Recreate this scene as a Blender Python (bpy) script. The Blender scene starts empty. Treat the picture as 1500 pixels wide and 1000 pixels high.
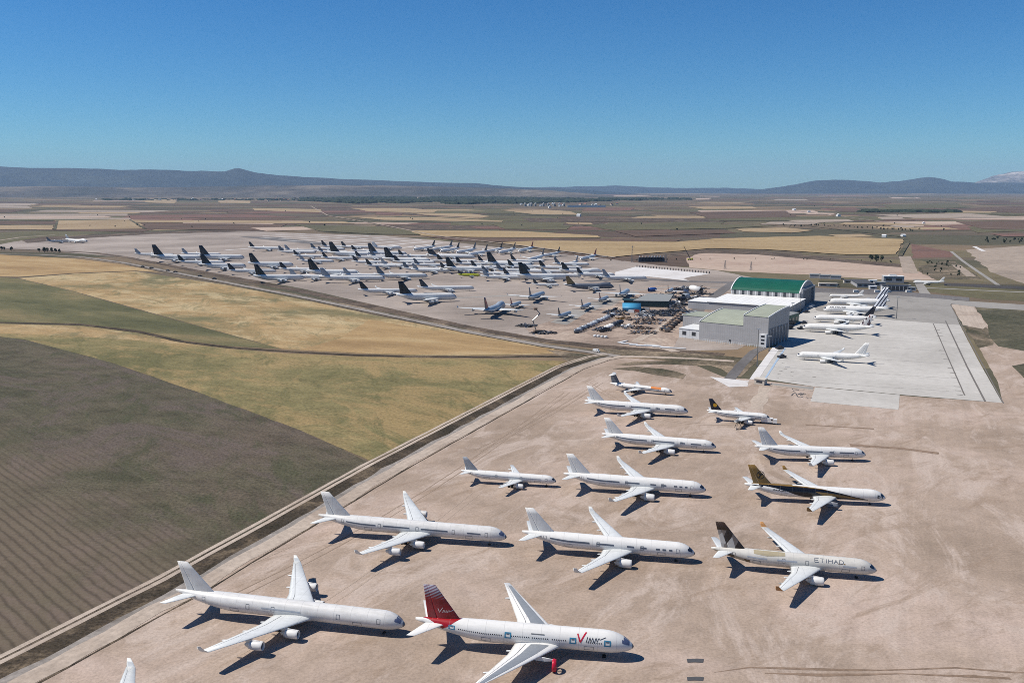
import bpy, math, random
from mathutils import Vector, noise
random.seed(7)
C = bpy.context.scene.collection
R_ = math.radians

# ------------------------------------------------------------------ camera
F_PX, HOR, CAM_H = 1300.0, 277.0, 130.0          # focal length in photo pixels, horizon row, height in metres
TH = math.atan((500 - HOR) / F_PX)
TT, CT = math.tan(TH), math.cos(TH)
def G(px, py, z=0.0):
    """world point at height z that the photo shows at (px, py)"""
    k = (CAM_H - z) / (py - HOR)
    return Vector(((px - 750) * k / CT, (F_PX - (py - 500) * TT) * k, z))

cam = bpy.data.cameras.new('camera'); cam_o = bpy.data.objects.new('camera', cam); C.objects.link(cam_o)
cam_o.location = (0, 0, CAM_H); cam_o.rotation_euler = (math.pi/2 - TH, 0, 0)
cam.sensor_width = 36; cam.lens = 36 * F_PX / 1500; cam.clip_start = 1; cam.clip_end = 200000
bpy.context.scene.camera = cam_o

# ------------------------------------------------------------------ light
SUN_EL, SUN_AZ = R_(51.5), math.atan2(0.05, -1.0)    # direction towards the sun
sun = bpy.data.lights.new('sun', 'SUN'); sun.energy = 5.0; sun.angle = R_(0.53); sun.color = (1, .95, .87)
sun_o = bpy.data.objects.new('sun', sun); C.objects.link(sun_o)
sd = Vector((math.cos(SUN_EL)*math.cos(SUN_AZ), math.cos(SUN_EL)*math.sin(SUN_AZ), math.sin(SUN_EL)))
sun_o.rotation_euler = (-sd).to_track_quat('-Z', 'Y').to_euler()
w = bpy.data.worlds.new('World'); bpy.context.scene.world = w; w.use_nodes = True
nt = w.node_tree; bg = nt.nodes['Background']
sky = nt.nodes.new('ShaderNodeTexSky'); sky.sky_type = 'NISHITA'; sky.sun_disc = False
sky.sun_elevation = SUN_EL; sky.sun_rotation = math.atan2(sd.x, sd.y)
sky.altitude = 1000; sky.air_density = 1.0; sky.dust_density = 0.3; sky.ozone_density = 3.5
hs = nt.nodes.new('ShaderNodeHueSaturation'); hs.inputs['Saturation'].default_value = 1.3
nt.links.new(sky.outputs[0], hs.inputs['Color']); wb = nt.nodes.new('ShaderNodeMix'); wb.data_type = 'RGBA'; wb.blend_type = 'MULTIPLY'; wb.inputs[0].default_value = 1; wb.inputs[7].default_value = (.58,1.0,1.24,1); nt.links.new(hs.outputs[0], wb.inputs[6]); nt.links.new(wb.outputs[2], bg.inputs[0]); bg.inputs[1].default_value = 0.062
bpy.context.scene.cycles.use_denoising = False; bpy.context.scene.cycles.filter_width = 0.9
vs = bpy.context.scene.view_settings; vs.view_transform = 'Standard'; vs.look = 'None'; vs.exposure = 0.31; vs.gamma = 1

# ------------------------------------------------------------------ helpers
def lin(r, g, b):
    f = lambda c: (c/255/12.92 if c/255 <= .04045 else ((c/255+.055)/1.055)**2.4)
    return (f(r), f(g), f(b), 1)
ALB = 0.70      # picture colour -> base colour
def alb(c, k=1.0):
    l = lin(*c); return tuple(min(.85, x*ALB*k) for x in l[:3]) + (1,)

class MB:
    def __init__(s): s.v, s.f, s.m = [], [], []
    def add(s, vs, fs, m=0):
        o = len(s.v); s.v += [tuple(x) for x in vs]
        s.f += [tuple(i+o for i in f) for f in fs]; s.m += [m]*len(fs); return s
    def box(s, x0, x1, y0, y1, z0, z1, m=0):
        return s.add([(x0,y0,z0),(x1,y0,z0),(x1,y1,z0),(x0,y1,z0),(x0,y0,z1),(x1,y0,z1),(x1,y1,z1),(x0,y1,z1)],
              [(3,2,1,0),(4,5,6,7),(0,1,5,4),(1,2,6,5),(2,3,7,6),(3,0,4,7)], m)
    def lathe(s, prof, c=(0,0,0), n=20, axis='x', m=0):
        vs = []
        for (t, r) in prof:
            for k in range(n):
                a = 2*math.pi*k/n; p, q = r*math.cos(a), r*math.sin(a)
                vs.append((c[0]+t, c[1]+p, c[2]+q) if axis == 'x' else ((c[0]+p, c[1]+t, c[2]+q) if axis == 'y' else (c[0]+p, c[1]+q, c[2]+t)))
        fs = []
        for i in range(len(prof)-1):
            for k in range(n):
                k2 = (k+1) % n; f = (i*n+k, i*n+k2, (i+1)*n+k2, (i+1)*n+k)
                fs.append(f[::-1] if axis != 'y' else f)
        return s.add(vs, fs, m)
    def cyl(s, p, q, r0, r1=None, n=8, m=0):
        r1 = r0 if r1 is None else r1
        p, q = Vector(p), Vector(q); d = (q-p).normalized()
        u = d.orthogonal().normalized(); w_ = d.cross(u)
        vs = [p + (u*math.cos(2*math.pi*k/n) + w_*math.sin(2*math.pi*k/n))*r0 for k in range(n)]
        vs += [q + (u*math.cos(2*math.pi*k/n) + w_*math.sin(2*math.pi*k/n))*r1 for k in range(n)]
        fs = [(k, (k+1) % n, n+(k+1) % n, n+k) for k in range(n)] + [tuple(range(n))[::-1], tuple(range(n, 2*n))]
        return s.add(vs, fs, m)
    def mesh(s, name, mats, smooth=False):
        me = bpy.data.meshes.new(name); me.from_pydata(s.v, [], s.f)
        for mt in (mats if isinstance(mats, (list, tuple)) else [mats]): me.materials.append(mt)
        me.polygons.foreach_set('material_index', s.m)
        if smooth: me.polygons.foreach_set('use_smooth', [True]*len(s.f))
        me.update(); return me
def link(name, me, parent=None, loc=None, rz=None):
    o = bpy.data.objects.new(name, me); C.objects.link(o)
    if parent: o.parent = parent
    if loc is not None: o.location = loc
    if rz is not None: o.rotation_euler = (0, 0, rz)
    return o
def tag(o, label=None, cat=None, group=None, kind=None):
    if label: o['label'] = label
    if cat: o['category'] = cat
    if group: o['group'] = group
    if kind: o['kind'] = kind
    return o
def omat(o, m, slot=0):
    o.material_slots[slot].link = 'OBJECT'; o.material_slots[slot].material = m

# ------------------------------------------------------------------ materials
class N:
    def __init__(s, name, rough=.8, spec=.3, metal=0):
        s.m = bpy.data.materials.new(name); s.m.use_nodes = True; s.t = s.m.node_tree
        s.b = s.t.nodes['Principled BSDF']; s.b.inputs['Roughness'].default_value = rough
        s.b.inputs['Specular IOR Level'].default_value = spec; s.b.inputs['Metallic'].default_value = metal
        s.tc = s.t.nodes.new('ShaderNodeTexCoord')
    def n(s, kind, **kw):
        x = s.t.nodes.new('ShaderNode'+kind)
        for k, v in kw.items(): setattr(x, k, v)
        return x
    def l(s, a, b): s.t.links.new(a, b)
    def map(s, scale=(1,1,1), rz=0, loc=(0,0,0)):
        m = s.n('Mapping', vector_type='TEXTURE')      # turn first, then scale
        m.inputs['Scale'].default_value = tuple(1/x for x in scale); m.inputs['Rotation'].default_value = (0,0,-rz); m.inputs['Location'].default_value = loc
        s.l(s.tc.outputs['Object'], m.inputs[0]); return m.outputs[0]
    def noise(s, vec, scale, detail=6, rough=.6, dist=0):
        x = s.n('TexNoise'); s.l(vec, x.inputs['Vector']); x.inputs['Scale'].default_value = scale
        x.inputs['Detail'].default_value = detail; x.inputs['Roughness'].default_value = rough; x.inputs['Distortion'].default_value = dist
        return x.outputs['Fac']
    def ramp(s, fac, stops, interp='LINEAR'):
        r = s.n('ValToRGB'); e = r.color_ramp.elements; r.color_ramp.interpolation = interp
        while len(e) < len(stops): e.new(.5)
        for el, (p, c) in zip(e, stops): el.position = p; el.color = c if len(c) == 4 else (*c, 1)
        s.l(fac, r.inputs[0]); return r.outputs[0]
    def mix(s, fac, a, b, mode='MIX'):
        x = s.n('Mix', data_type='RGBA', blend_type=mode)
        for sock, v in ((x.inputs[0], fac), (x.inputs[6], a), (x.inputs[7], b)):
            if hasattr(v, 'links'): s.l(v, sock)
            else: sock.default_value = v
        return x.outputs[2]
    def math(s, op, a, b=0.0, clamp=False):
        x = s.n('Math', operation=op); x.use_clamp = clamp
        for sock, v in ((x.inputs[0], a), (x.inputs[1], b)):
            if hasattr(v, 'links'): s.l(v, sock)
            else: sock.default_value = v
        return x.outputs[0]
    def xyz(s, vec):
        x = s.n('SeparateXYZ'); s.l(vec, x.inputs[0]); return x.outputs
    def bump(s, fac, strength, dist):
        b = s.n('Bump'); b.inputs['Strength'].default_value = strength; b.inputs['Distance'].default_value = dist
        s.l(fac, b.inputs['Height']); s.l(b.outputs[0], s.b.inputs['Normal'])
    def out(s, col):
        if hasattr(col, 'links'): s.l(col, s.b.inputs['Base Color'])
        else: s.b.inputs['Base Color'].default_value = col
        return s.m

def scale_c(c, k): return tuple(min(.9, x*k) for x in c[:3]) + (1,)
def soil(name, c, c2=None, big=.004, fine=.12, rz=0, stretch=1.0, contrast=.25, streak=None, rough=.95, bump=.0, c3=None, furrow=None, patches=None):
    """earth or crops: large blotches, middle clumps, fine grain, optional streaks along a direction and furrows"""
    n = N(name, rough, .12)
    a, b = alb(c), alb(c2 or tuple(x*.82 for x in c))
    v = n.map((1, stretch, 1), rz)
    f1 = n.noise(v, big, 5, .6, .6)
    col = n.ramp(f1, [(.36, b), (.52, a), (.64, a if c3 is None else alb(c3))])
    f2 = n.noise(v, big*9, 8, .68, .3)
    k = contrast
    col = n.mix(1.0, col, n.ramp(f2, [(.3, (1-k,1-k,1-k)), (.5, (1,1,1)), (.72, (1+k*.7,)*3)]), 'MULTIPLY')
    if patches:                      # worn and dusty areas with ragged outlines
        pm = n.ramp(n.noise(n.map((1, 2.2, 1), patches[0]), patches[1], 9, .74, 1.2), [(.50, (0,0,0)), (.60, (1,1,1))])
        col = n.mix(n.math('MULTIPLY', pm, .8), col, alb(patches[2]))
        pm = n.ramp(n.noise(n.map((1, 3.0, 1), patches[0]+.5), patches[1]*1.7, 9, .76, 1.0), [(.52, (0,0,0)), (.64, (1,1,1))])
        col = n.mix(n.math('MULTIPLY', pm, .7), col, alb(patches[3]))
    f3 = n.noise(n.map((1,1,1)), fine, 6, .75)
    col = n.mix(1.0, col, n.ramp(f3, [(.3, (max(0, 1-k*1.7),)*3), (.5, (1,1,1)), (.68, (1+k*1.2,)*3)]), 'MULTIPLY')
    if streak:
        ang, sc, amt = streak
        f4 = n.noise(n.map((sc*.02, sc, 1), ang), 1.0, 5, .7, .25)
        col = n.mix(1.0, col, n.ramp(f4, [(.3, (1-amt,)*3), (.5, (1,1,1)), (.7, (1+amt,)*3)]), 'MULTIPLY')
    if furrow:
        ang, wl, amt, part = furrow
        wv = n.n('TexWave', wave_type='BANDS', bands_direction='X', wave_profile='SIN')
        n.l(n.map((1,1,1), ang), wv.inputs['Vector']); wv.inputs['Scale'].default_value = .314/wl
        wv.inputs['Distortion'].default_value = 3.0; wv.inputs['Detail'].default_value = 6; wv.inputs['Detail Scale'].default_value = .6; wv.inputs['Detail Roughness'].default_value = .75
        fr = n.ramp(wv.outputs['Fac'], [(.02, (1-amt*1.5,)*3), (.22, (1-amt*.3,)*3), (.5, (1+amt*.3,)*3), (.95, (1+amt*.5,)*3)])
        if part:
            yy = n.xyz(n.map((1,1,1), ang+math.pi/2))[1]; nn = n.noise(n.map((1,1,1)), .02, 4, .6)
            m = n.math('ADD', n.math('DIVIDE', n.math('SUBTRACT', yy, part[0]), part[1]), n.math('MULTIPLY', n.math('SUBTRACT', nn, .5), 3.0), True)
            col = n.mix(n.math('MULTIPLY', m, .55), col, alb((122,106,92)))
            fr = n.mix(m, (1,1,1,1), fr)   # flat outside, ridged inside
        col = n.mix(1.0, col, fr, 'MULTIPLY')
    if bump: n.bump(f3, bump, .5)
    return n.out(col)
def flat(name, c, rough=.6, spec=.3, metal=0, var=.08, scale=.6):
    n = N(name, rough, spec, metal); a = alb(c)
    f = n.noise(n.map(), scale, 5, .7)
    return n.out(n.mix(1.0, a, n.ramp(f, [(.3, (1-var,)*3), (.7, (1+var,)*3)]), 'MULTIPLY'))
def paint(name, c, dirt=.12, rough=.32, k=1.0):
    """airliner paint: faint panel joints every few metres, soot and dust streaks"""
    n = N(name, rough, .45); a = alb(c, k)
    v = n.map((.12, 1, .7))
    f = n.noise(v, 1.1, 8, .72, .4)
    col = n.mix(1.0, a, n.ramp(f, [(.32, (1-dirt, 1-dirt, 1-dirt*1.12)), (.55, (1,1,1))]), 'MULTIPLY')
    f2 = n.noise(n.map((.6,.6,.6)), 1.0, 6, .65)
    col = n.mix(1.0, col, n.ramp(f2, [(.35, (1-dirt*.6,)*3), (.6, (1,1,1))]), 'MULTIPLY')
    x = n.xyz(n.tc.outputs['Object'])[0]
    fr = n.math('FRACT', n.math('MULTIPLY', x, 1/5.3)); seam = n.math('LESS_THAN', fr, .02)
    col = n.mix(n.math('MULTIPLY', seam, .4), col, (.2,.2,.2,1))
    return n.out(col)

M = {}
M['white'] = paint('white_paint', (255,252,246), .08)
M['white_dirty'] = paint('weathered_white_paint', (246,243,238), .16)
M['cream'] = paint('cream_paint', (236,231,221), .14)
M['wing'] = paint('pale_grey_wing_paint', (236,238,236), .12, .4)
M['wing_dark'] = paint('grey_wing_panel', (150,155,160), .12, .45)
M['navy'] = paint('navy_paint', (22,24,40), .15)
M['black'] = paint('black_paint', (20,20,26), .15)
M['charcoal'] = paint('charcoal_paint', (52,54,62), .18)
M['slate'] = paint('slate_grey_paint', (112,118,128), .15)
M['grey'] = paint('light_grey_paint', (176,180,186), .14)
M['silver'] = paint('silver_grey_body_paint', (188,196,204), .16)
M['gold'] = paint('bronze_gold_paint', (146,114,60), .14)
M['yellow'] = paint('yellow_green_paint', (214,216,40), .1)
M['red'] = paint('red_paint', (178,22,34), .1)
M['crimson'] = paint('crimson_ring_paint', (214,30,60), .08)
M['blue'] = paint('blue_paint', (40,84,160), .1)
M['orange'] = paint('orange_paint', (240,150,80), .1)
M['tape'] = flat('grey_window_tape', (98,106,120), .55)
M['tape_pale'] = flat('pale_window_tape', (186,192,200), .5)
M['cyan'] = flat('cyan_door_tape', (60,140,175), .5)
M['line'] = flat('door_outline_grey', (120,122,124), .6)
M['glass'] = flat('dark_cockpit_glass', (40,48,66), .08, .6)
M['cover'] = flat('silver_cockpit_cover', (96,108,140), .35)
M['dark'] = flat('dark_inlet', (18,18,20), .6)
M['tyre'] = flat('tyre_rubber', (28,28,28), .8)
M['metal'] = flat('bare_metal', (150,150,150), .35, .5, .7)
M['winglet_tan'] = flat('tan_winglet_paint', (190,140,90), .4)

def fin_red():
    n = N('red_fin_fading_to_grey', .35, .45)
    x, y, z = n.xyz(n.tc.outputs['Object'])
    u = n.math('ADD', n.math('MULTIPLY', z, .125), n.math('MULTIPLY', x, -.0))
    st = n.n('TexWave', wave_type='BANDS', bands_direction='Z'); n.l(n.map((1,1,1)), st.inputs[0])
    mp = n.n('Mapping'); n.l(n.tc.outputs['Object'], mp.inputs[0]); mp.inputs['Rotation'].default_value = (0, R_(28), 0); n.l(mp.outputs[0], st.inputs[0])
    st.inputs['Scale'].default_value = .38; st.inputs['Distortion'].default_value = .6
    t = n.math('MULTIPLY', n.math('SUBTRACT', z, 12.6), .2, True)
    grey = n.ramp(st.outputs['Fac'], [(.3, alb((120,104,120))), (.7, alb((176,172,184)))])
    m = n.math('MULTIPLY', t, n.math('ADD', n.math('MULTIPLY', st.outputs['Fac'], .6), .55), True)
    red = n.ramp(n.noise(n.map((1,1,1)), .35, 4), [(.35, alb((128,14,28))), (.65, alb((168,20,36)))])
    return n.out(n.mix(n.ramp(m, [(.25, (0,0,0)), (.62, (1,1,1))]), red, grey))
M['fin_red'] = fin_red()
def facets(name, cols, sc, zlo=None):
    n = N(name, .4, .4)
    v = n.n('TexVoronoi', feature='F1'); mp = n.n('Mapping'); n.l(n.tc.outputs['Object'], mp.inputs[0])
    mp.inputs['Scale'].default_value = (1, .01, .62); mp.inputs['Rotation'].default_value = (0, R_(34), 0)
    n.l(mp.outputs[0], v.inputs['Vector']); v.inputs['Scale'].default_value = sc; v.inputs['Randomness'].default_value = .8
    f = n.xyz(v.outputs['Color'])[0]
    col = n.ramp(f, [(i/len(cols), alb(c)) for i, c in enumerate(cols)], 'CONSTANT')
    if zlo is not None:
        z = n.xyz(n.tc.outputs['Object'])[2]
        col = n.mix(n.math('GREATER_THAN', z, zlo), col, alb((62,44,28)))
    return n.out(col)
M['fin_facets'] = facets('faceted_brown_fin', [(92,70,56), (190,184,178), (134,122,114), (52,42,38), (214,208,200), (164,154,146)], .42, 14.2)
M['body_facets'] = facets('faceted_tan_body', [(196,184,160), (120,98,66), (150,130,98), (226,218,200), (88,70,48)], .25)
M['fin_lattice'] = facets('lattice_patterned_fin', [(236,226,222), (92,56,60), (240,236,232), (70,50,60), (150,110,104), (244,240,236)], .75)
def fin_stripes():
    n = N('striped_fin', .35, .45)
    x, y, z = n.xyz(n.tc.outputs['Object'])
    u = n.math('ADD', x, n.math('MULTIPLY', z, .62)); f = n.math('FRACT', n.math('MULTIPLY', u, 1/3.6))
    return n.out(n.mix(n.math('GREATER_THAN', f, .6), alb((244,246,250)), alb((34,36,62))))
M['fin_stripes'] = fin_stripes()
# ------------------------------------------------------------------ airliners
AIRF = [(0,0),(.02,.32),(.08,.66),(.22,.96),(.4,1),(.65,.72),(.85,.34),(1,.03)]     # x/c, half thickness share
def af(t):
    for (a, p), (b, q) in zip(AIRF, AIRF[1:]):
        if t <= b: return p + (q-p)*(t-a)/(b-a)
    return .03
def panel_mesh(secs, mirror=1, lower=.75):
    """secs: (span, x_le (distance aft of the datum, so X = -x), chord, z, thickness share); spans along Y*mirror"""
    mb = MB(); loops = []
    for (y, xl, c, z, t) in secs:
        lp = [(-(xl+c*p), y*mirror, z + t*c*.5*q*1.15) for p, q in AIRF]
        lp += [(-(xl+c*p), y*mirror, z - t*c*.5*q*lower) for p, q in AIRF[-2:0:-1]]
        loops.append(lp)
    n = len(loops[0]); mb.v = [p for l in loops for p in l]
    for i in range(len(loops)-1):
        for k in range(n):
            f = (i*n+k, i*n+(k+1) % n, (i+1)*n+(k+1) % n, (i+1)*n+k); mb.f.append(f if mirror > 0 else f[::-1])
    e = tuple((len(loops)-1)*n+k for k in range(n)); mb.f.append(e if mirror > 0 else e[::-1]); mb.m = [0]*len(mb.f)
    return mb
def lerp_secs(secs, y):
    for a, b in zip(secs, secs[1:]):
        if y <= b[0]:
            t = (y-a[0])/(b[0]-a[0]); return [p+(q-p)*t for p, q in zip(a, b)]
    return list(secs[-1])

class Airliner:
    def __init__(s, key, L, D, zc, xle, croot, yk, ck, ytip, ctip, sweep, dih=5.5, engines=(), Dz=None, hump=None,
                 fin=(8.4, 8.4, 3.2, 12.6, .9), stab=(9.7, 5.9, 2.2, 8.6, 6.2), winglet=0, ttail=False, rear=False, nose_k=1.25, tail_k=3.3, geary=4.6):
        s.__dict__.update(locals()); del s.__dict__['s']
        s.Rw = D/2; s.Rz = (Dz or D)/2; s.cache = {}
        s.mlen = nose_k*D; s.tlen = tail_k*D
        tn = math.tan(R_(sweep)); zr = zc - .52*s.Rz; s.zr = zr; td = math.tan(R_(dih))
        y0 = s.Rw*.55
        def sec(y, c, t): return (y, xle + (y-y0)*tn, c, zr + (y-y0)*td + .0004*(y-y0)**2, t)
        s.wing = [sec(y0, croot+ (.0), .13), sec(yk, ck, .115), sec((yk+ytip)/2, (ck+ctip)/2, .105), sec(ytip, ctip, .10)]
        if winglet:
            y, xl, c, z, t = s.wing[-1]
            s.wl = [(y, xl+.02*c, c*.97, z, t), (y+winglet*.3, xl+winglet*.5, c*.74, z+winglet*.42, .09), (y+winglet*.5, xl+winglet*1.0, c*.42, z+winglet, .08)]
    # fuselage outline at distance x aft of the nose: top, bottom, half width (relative to zc)
    def prof(s, x):
        Rz, Rw = s.Rz, s.Rw
        zt, zb, wd = Rz, -Rz, Rw
        if x < s.mlen:
            q = max(0, x/s.mlen); zn = -.30*Rz
            zt = zn + (Rz-zn)*(1-(1-q)**2.1)**.80; zb = zn + (-Rz-zn)*(1-(1-q)**2.3)**.60; wd = Rw*(1-(1-q)**2.2)**.60
        if x > s.L - s.tlen:
            t = (x-(s.L-s.tlen))/s.tlen
            zt = Rz*(1 - .24*t**2.2); zb = -Rz + Rz*1.50*t**1.45; wd = Rw*(1-.93*t**1.75)
        if s.hump:
            a, b, h = s.hump; q = (x-a)/(b-a)
            if 0 < q < 1: zt += h*min(1, 4.2*q, 2.4*(1-q))**1.0*(.5-.5*math.cos(math.pi*min(1, q*4, (1-q)*2.4)))
        return zt, zb, wd
    def surf(s, x, a, off=0.0):
        """a = angle from the crown, positive to the right-hand side"""
        zt, zb, wd = s.prof(min(max(x, 0), s.L)); c, h = (zt+zb)/2, (zt-zb)/2
        ny, nz = math.sin(a), math.cos(a)
        return (s.L/2 - x, -(wd+off)*ny, s.zc + c + (h+off)*nz)
    def fuselage(s):
        xs = [s.mlen*q for q in (0.0005,.012,.04,.09,.16,.26,.38,.52,.68,.84,1)]
        n0 = max(4, int((s.L-s.mlen-s.tlen)/4)); xs += [s.mlen + (s.L-s.mlen-s.tlen)*k/n0 for k in range(1, n0+1)]
        xs += [s.L-s.tlen + s.tlen*k/10 for k in range(1, 11)]
        n = 28; mb = MB()
        for x in xs: mb.v += [s.surf(x, 2*math.pi*k/n) for k in range(n)]
        for i in range(len(xs)-1):
            for k in range(n): mb.f.append((i*n+k, (i+1)*n+k, (i+1)*n+(k+1) % n, i*n+(k+1) % n))
        mb.f.append(tuple(range(n))); m = (len(xs)-1)*n; mb.f.append(tuple(m+k for k in range(n))[::-1])
        mb.f = [f[::-1] for f in mb.f]; mb.m = [0]*len(mb.f); return mb
    def patch(s, x0, x1, a0, a1, off=.03, nx=None, na=4, mb=None, m=0):
        """thin skin over the fuselage between two stations; a0, a1 may be functions of the station"""
        mb = mb or MB(); nx = nx or max(2, int(abs(x1-x0)/.8))
        fa = a0 if callable(a0) else (lambda x: a0); fb = a1 if callable(a1) else (lambda x: a1)
        o = len(mb.v); vs = []; fs = []
        for i in range(nx+1):
            x = x0+(x1-x0)*i/nx
            for k in range(na+1): vs.append(s.surf(x, fa(x)+(fb(x)-fa(x))*k/na, off))
        for i in range(nx):
            for k in range(na): f = (i*(na+1)+k, (i+1)*(na+1)+k, (i+1)*(na+1)+k+1, i*(na+1)+k+1); fs.append(f)
        return mb.add(vs, fs, m)
    def ribbon(s, pts, wd, off=.04, mb=None):
        """stroke drawn on the skin: pts are (station, angle) pairs"""
        mb = mb or MB(); R = (s.Rw+s.Rz)/2; q = []
        for (x0, a0), (x1, a1) in zip(pts, pts[1:]):
            k = max(1, int(math.hypot(x1-x0, (a1-a0)*R)/.35)); q += [(x0+(x1-x0)*i/k, a0+(a1-a0)*i/k) for i in range(k)]
        q.append(pts[-1]); vs = []
        for i, (x, a) in enumerate(q):
            p, r = q[max(0, i-1)], q[min(len(q)-1, i+1)]; dx, da = r[0]-p[0], (r[1]-p[1])*R; l = math.hypot(dx, da) or 1
            ox, oa = -da/l*wd/2, dx/l*wd/2/R
            vs += [s.surf(x+ox, a+oa, off), s.surf(x-ox, a-oa, off)]
        return mb.add(vs, [(2*i, 2*i+1, 2*i+3, 2*i+2) for i in range(len(q)-1)])
    def fin_secs(s):
        h, cr, ct, back, tb = s.fin; zb = s.zc + s.Rz*.80
        zt = s.zc + s.Rz + h; return zb, zt, [(zb, s.L-back, cr*1.02, 0, .10), (zt, s.L-tb-ct, ct, 0, .09)]
    def fin_mesh(s, part='fin'):
        zb, zt, sc = s.fin_secs(); mb = MB(); loops = []
        a0, a1 = (0, .70) if part == 'fin' else (.705, 1)
        for k in range(5):
            q = k/4; z = zb+(zt-zb)*q; xl = sc[0][1]+(sc[1][1]-sc[0][1])*q; c = sc[0][2]+(sc[1][2]-sc[0][2])*q; t = .10
            ps = [(p, af(p)) for p in [a0+(a1-a0)*i/7 for i in range(8)]] if part != 'fin' else [(p, f) for p, f in AIRF if p < .66] + [(.70, af(.70))]
            lp = [(s.L/2-(xl+c*p), t*c*.5*f, z) for p, f in ps]
            lp += [(x, -y-.002, z) for x, y, z in lp[::-1]]
            loops.append(lp)
        n = len(loops[0]); mb.v = [p for l in loops for p in l]
        for i in range(4):
            for k in range(n): mb.f.append((i*n+k, i*n+(k+1) % n, (i+1)*n+(k+1) % n, (i+1)*n+k))
        mb.f.append(tuple(4*n+k for k in range(n))); mb.m = [0]*len(mb.f); return mb
    def finsurf(s, x, z, side=1, off=.03):
        zb, zt, sc = s.fin_secs(); q = (z-zb)/(zt-zb); xl = sc[0][1]+(sc[1][1]-sc[0][1])*q; c = sc[0][2]+(sc[1][2]-sc[0][2])*q
        p = min(1, max(0, (x-xl)/c)); return (s.L/2-x, -side*(.10*c*.5*af(p)+off), z)
    def finribbon(s, pts, wd, side=1, mb=None):
        mb = mb or MB(); q = []
        for (x0, z0), (x1, z1) in zip(pts, pts[1:]):
            k = max(1, int(math.hypot(x1-x0, z1-z0)/.4)); q += [(x0+(x1-x0)*i/k, z0+(z1-z0)*i/k) for i in range(k)]
        q.append(pts[-1]); vs = []
        for i, (x, z) in enumerate(q):
            p, r = q[max(0, i-1)], q[min(len(q)-1, i+1)]; dx, dz = r[0]-p[0], r[1]-p[1]; l = math.hypot(dx, dz) or 1
            vs += [s.finsurf(x-dz/l*wd/2, z+dx/l*wd/2, side), s.finsurf(x+dz/l*wd/2, z-dx/l*wd/2, side)]
        return mb.add(vs, [(2*i, 2*i+1, 2*i+3, 2*i+2) for i in range(len(q)-1)])
    def shared(s, key, fn):
        if key not in s.cache: s.cache[key] = fn()
        return s.cache[key]
    def wingz(s, y): return lerp_secs(s.wing, y)
    # ------------------------------------------------------------ the finished aeroplane
    def place(s, name, label, group, nose, tail, body='white', fin=None, wing='wing', nacelle='white', detail=0, engines=None, winglet_mat=None,
              panel=None, fairings=3, finmode=False, stab_mat=None, cockpit='glass', k=1.0, belly=None, rudder_mat=None, at=None, hd=None):
        zn = s.zc - .30*s.Rz - PITCH*s.L*.5; fixed = hd is not None
        if at: ctr, hd, sc = Vector((at[0], at[1], 0)), at[2], 1.0
        else:
            n = G(*nose, zn)
            if finmode:
                zb, zt, fs = s.fin_secs(); t = G(*tail, zt + PITCH*s.L*.5); d = (n-t); d.z = 0; ref = s.L-s.fin[4]-s.fin[2]*.5
            else:
                t = G(*tail, s.zc + s.Rz*.62 + PITCH*s.L*.5); d = (n-t); d.z = 0; ref = s.L
            if hd is None: hd = math.atan2(d.y, d.x); sc = d.length/ref
            else: hd = R_(hd); sc = d.x/(ref*math.cos(hd))
            u = Vector((math.cos(hd), math.sin(hd), 0)); raw = sc
            sc = min(1.12, max(.90, sc))*k
            mid = (Vector((n.x, n.y, 0))+Vector((t.x, t.y, 0)))/2; ctr = mid - u*(s.L-ref)*.5*sc
            if fixed and finmode: ctr = Vector((t.x, t.y, 0)) + u*(ref-s.L/2)*sc
            elif fixed: m2 = G((nose[0]+tail[0])/2, (nose[1]+tail[1])/2, s.zc); ctr = Vector((m2.x, m2.y, 0))
            FIT.append((name, round(raw, 2), round(math.degrees(hd))))
        e = bpy.data.objects.new(name, None); C.objects.link(e); e.empty_display_size = 5
        e.location = (ctr.x, ctr.y, 0.02); e.rotation_euler = (0, PITCH, hd); e.scale = (sc, sc, sc)
        tag(e, label, 'airliner', group)
        fb = link('fuselage', s.shared('fus', lambda: s.fuselage().mesh('fuselage', M['white'], True)), e); omat(fb, M[body])
        dx = s.L/2
        def off(o): o.location.x = dx; return o
        if not s.rear or True:
            def bel():
                w0 = s.wing[0]; x0, x1 = w0[1]-2.5, w0[1]+w0[2]+3.2; mb = MB(); nn = 16; st = 12
                for i in range(st+1):
                    q = i/st; k_ = max(.02, math.sin(math.pi*q))**.45
                    mb.v += [(s.L/2-(x0+(x1-x0)*q), s.Rw*.98*k_*math.cos(math.pi*2*j/nn), s.zc-s.Rz*.62 + s.Rz*.50*k_*math.sin(math.pi*2*j/nn)) for j in range(nn)]
                for i in range(st):
                    for j in range(nn): mb.f.append((i*nn+j, (i+1)*nn+j, (i+1)*nn+(j+1) % nn, i*nn+(j+1) % nn))
                mb.m = [0]*len(mb.f); return mb.mesh('belly_fairing', M['white'], True)
            b = link('belly_fairing', s.shared('belly', bel), e); omat(b, M[belly or body])
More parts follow.
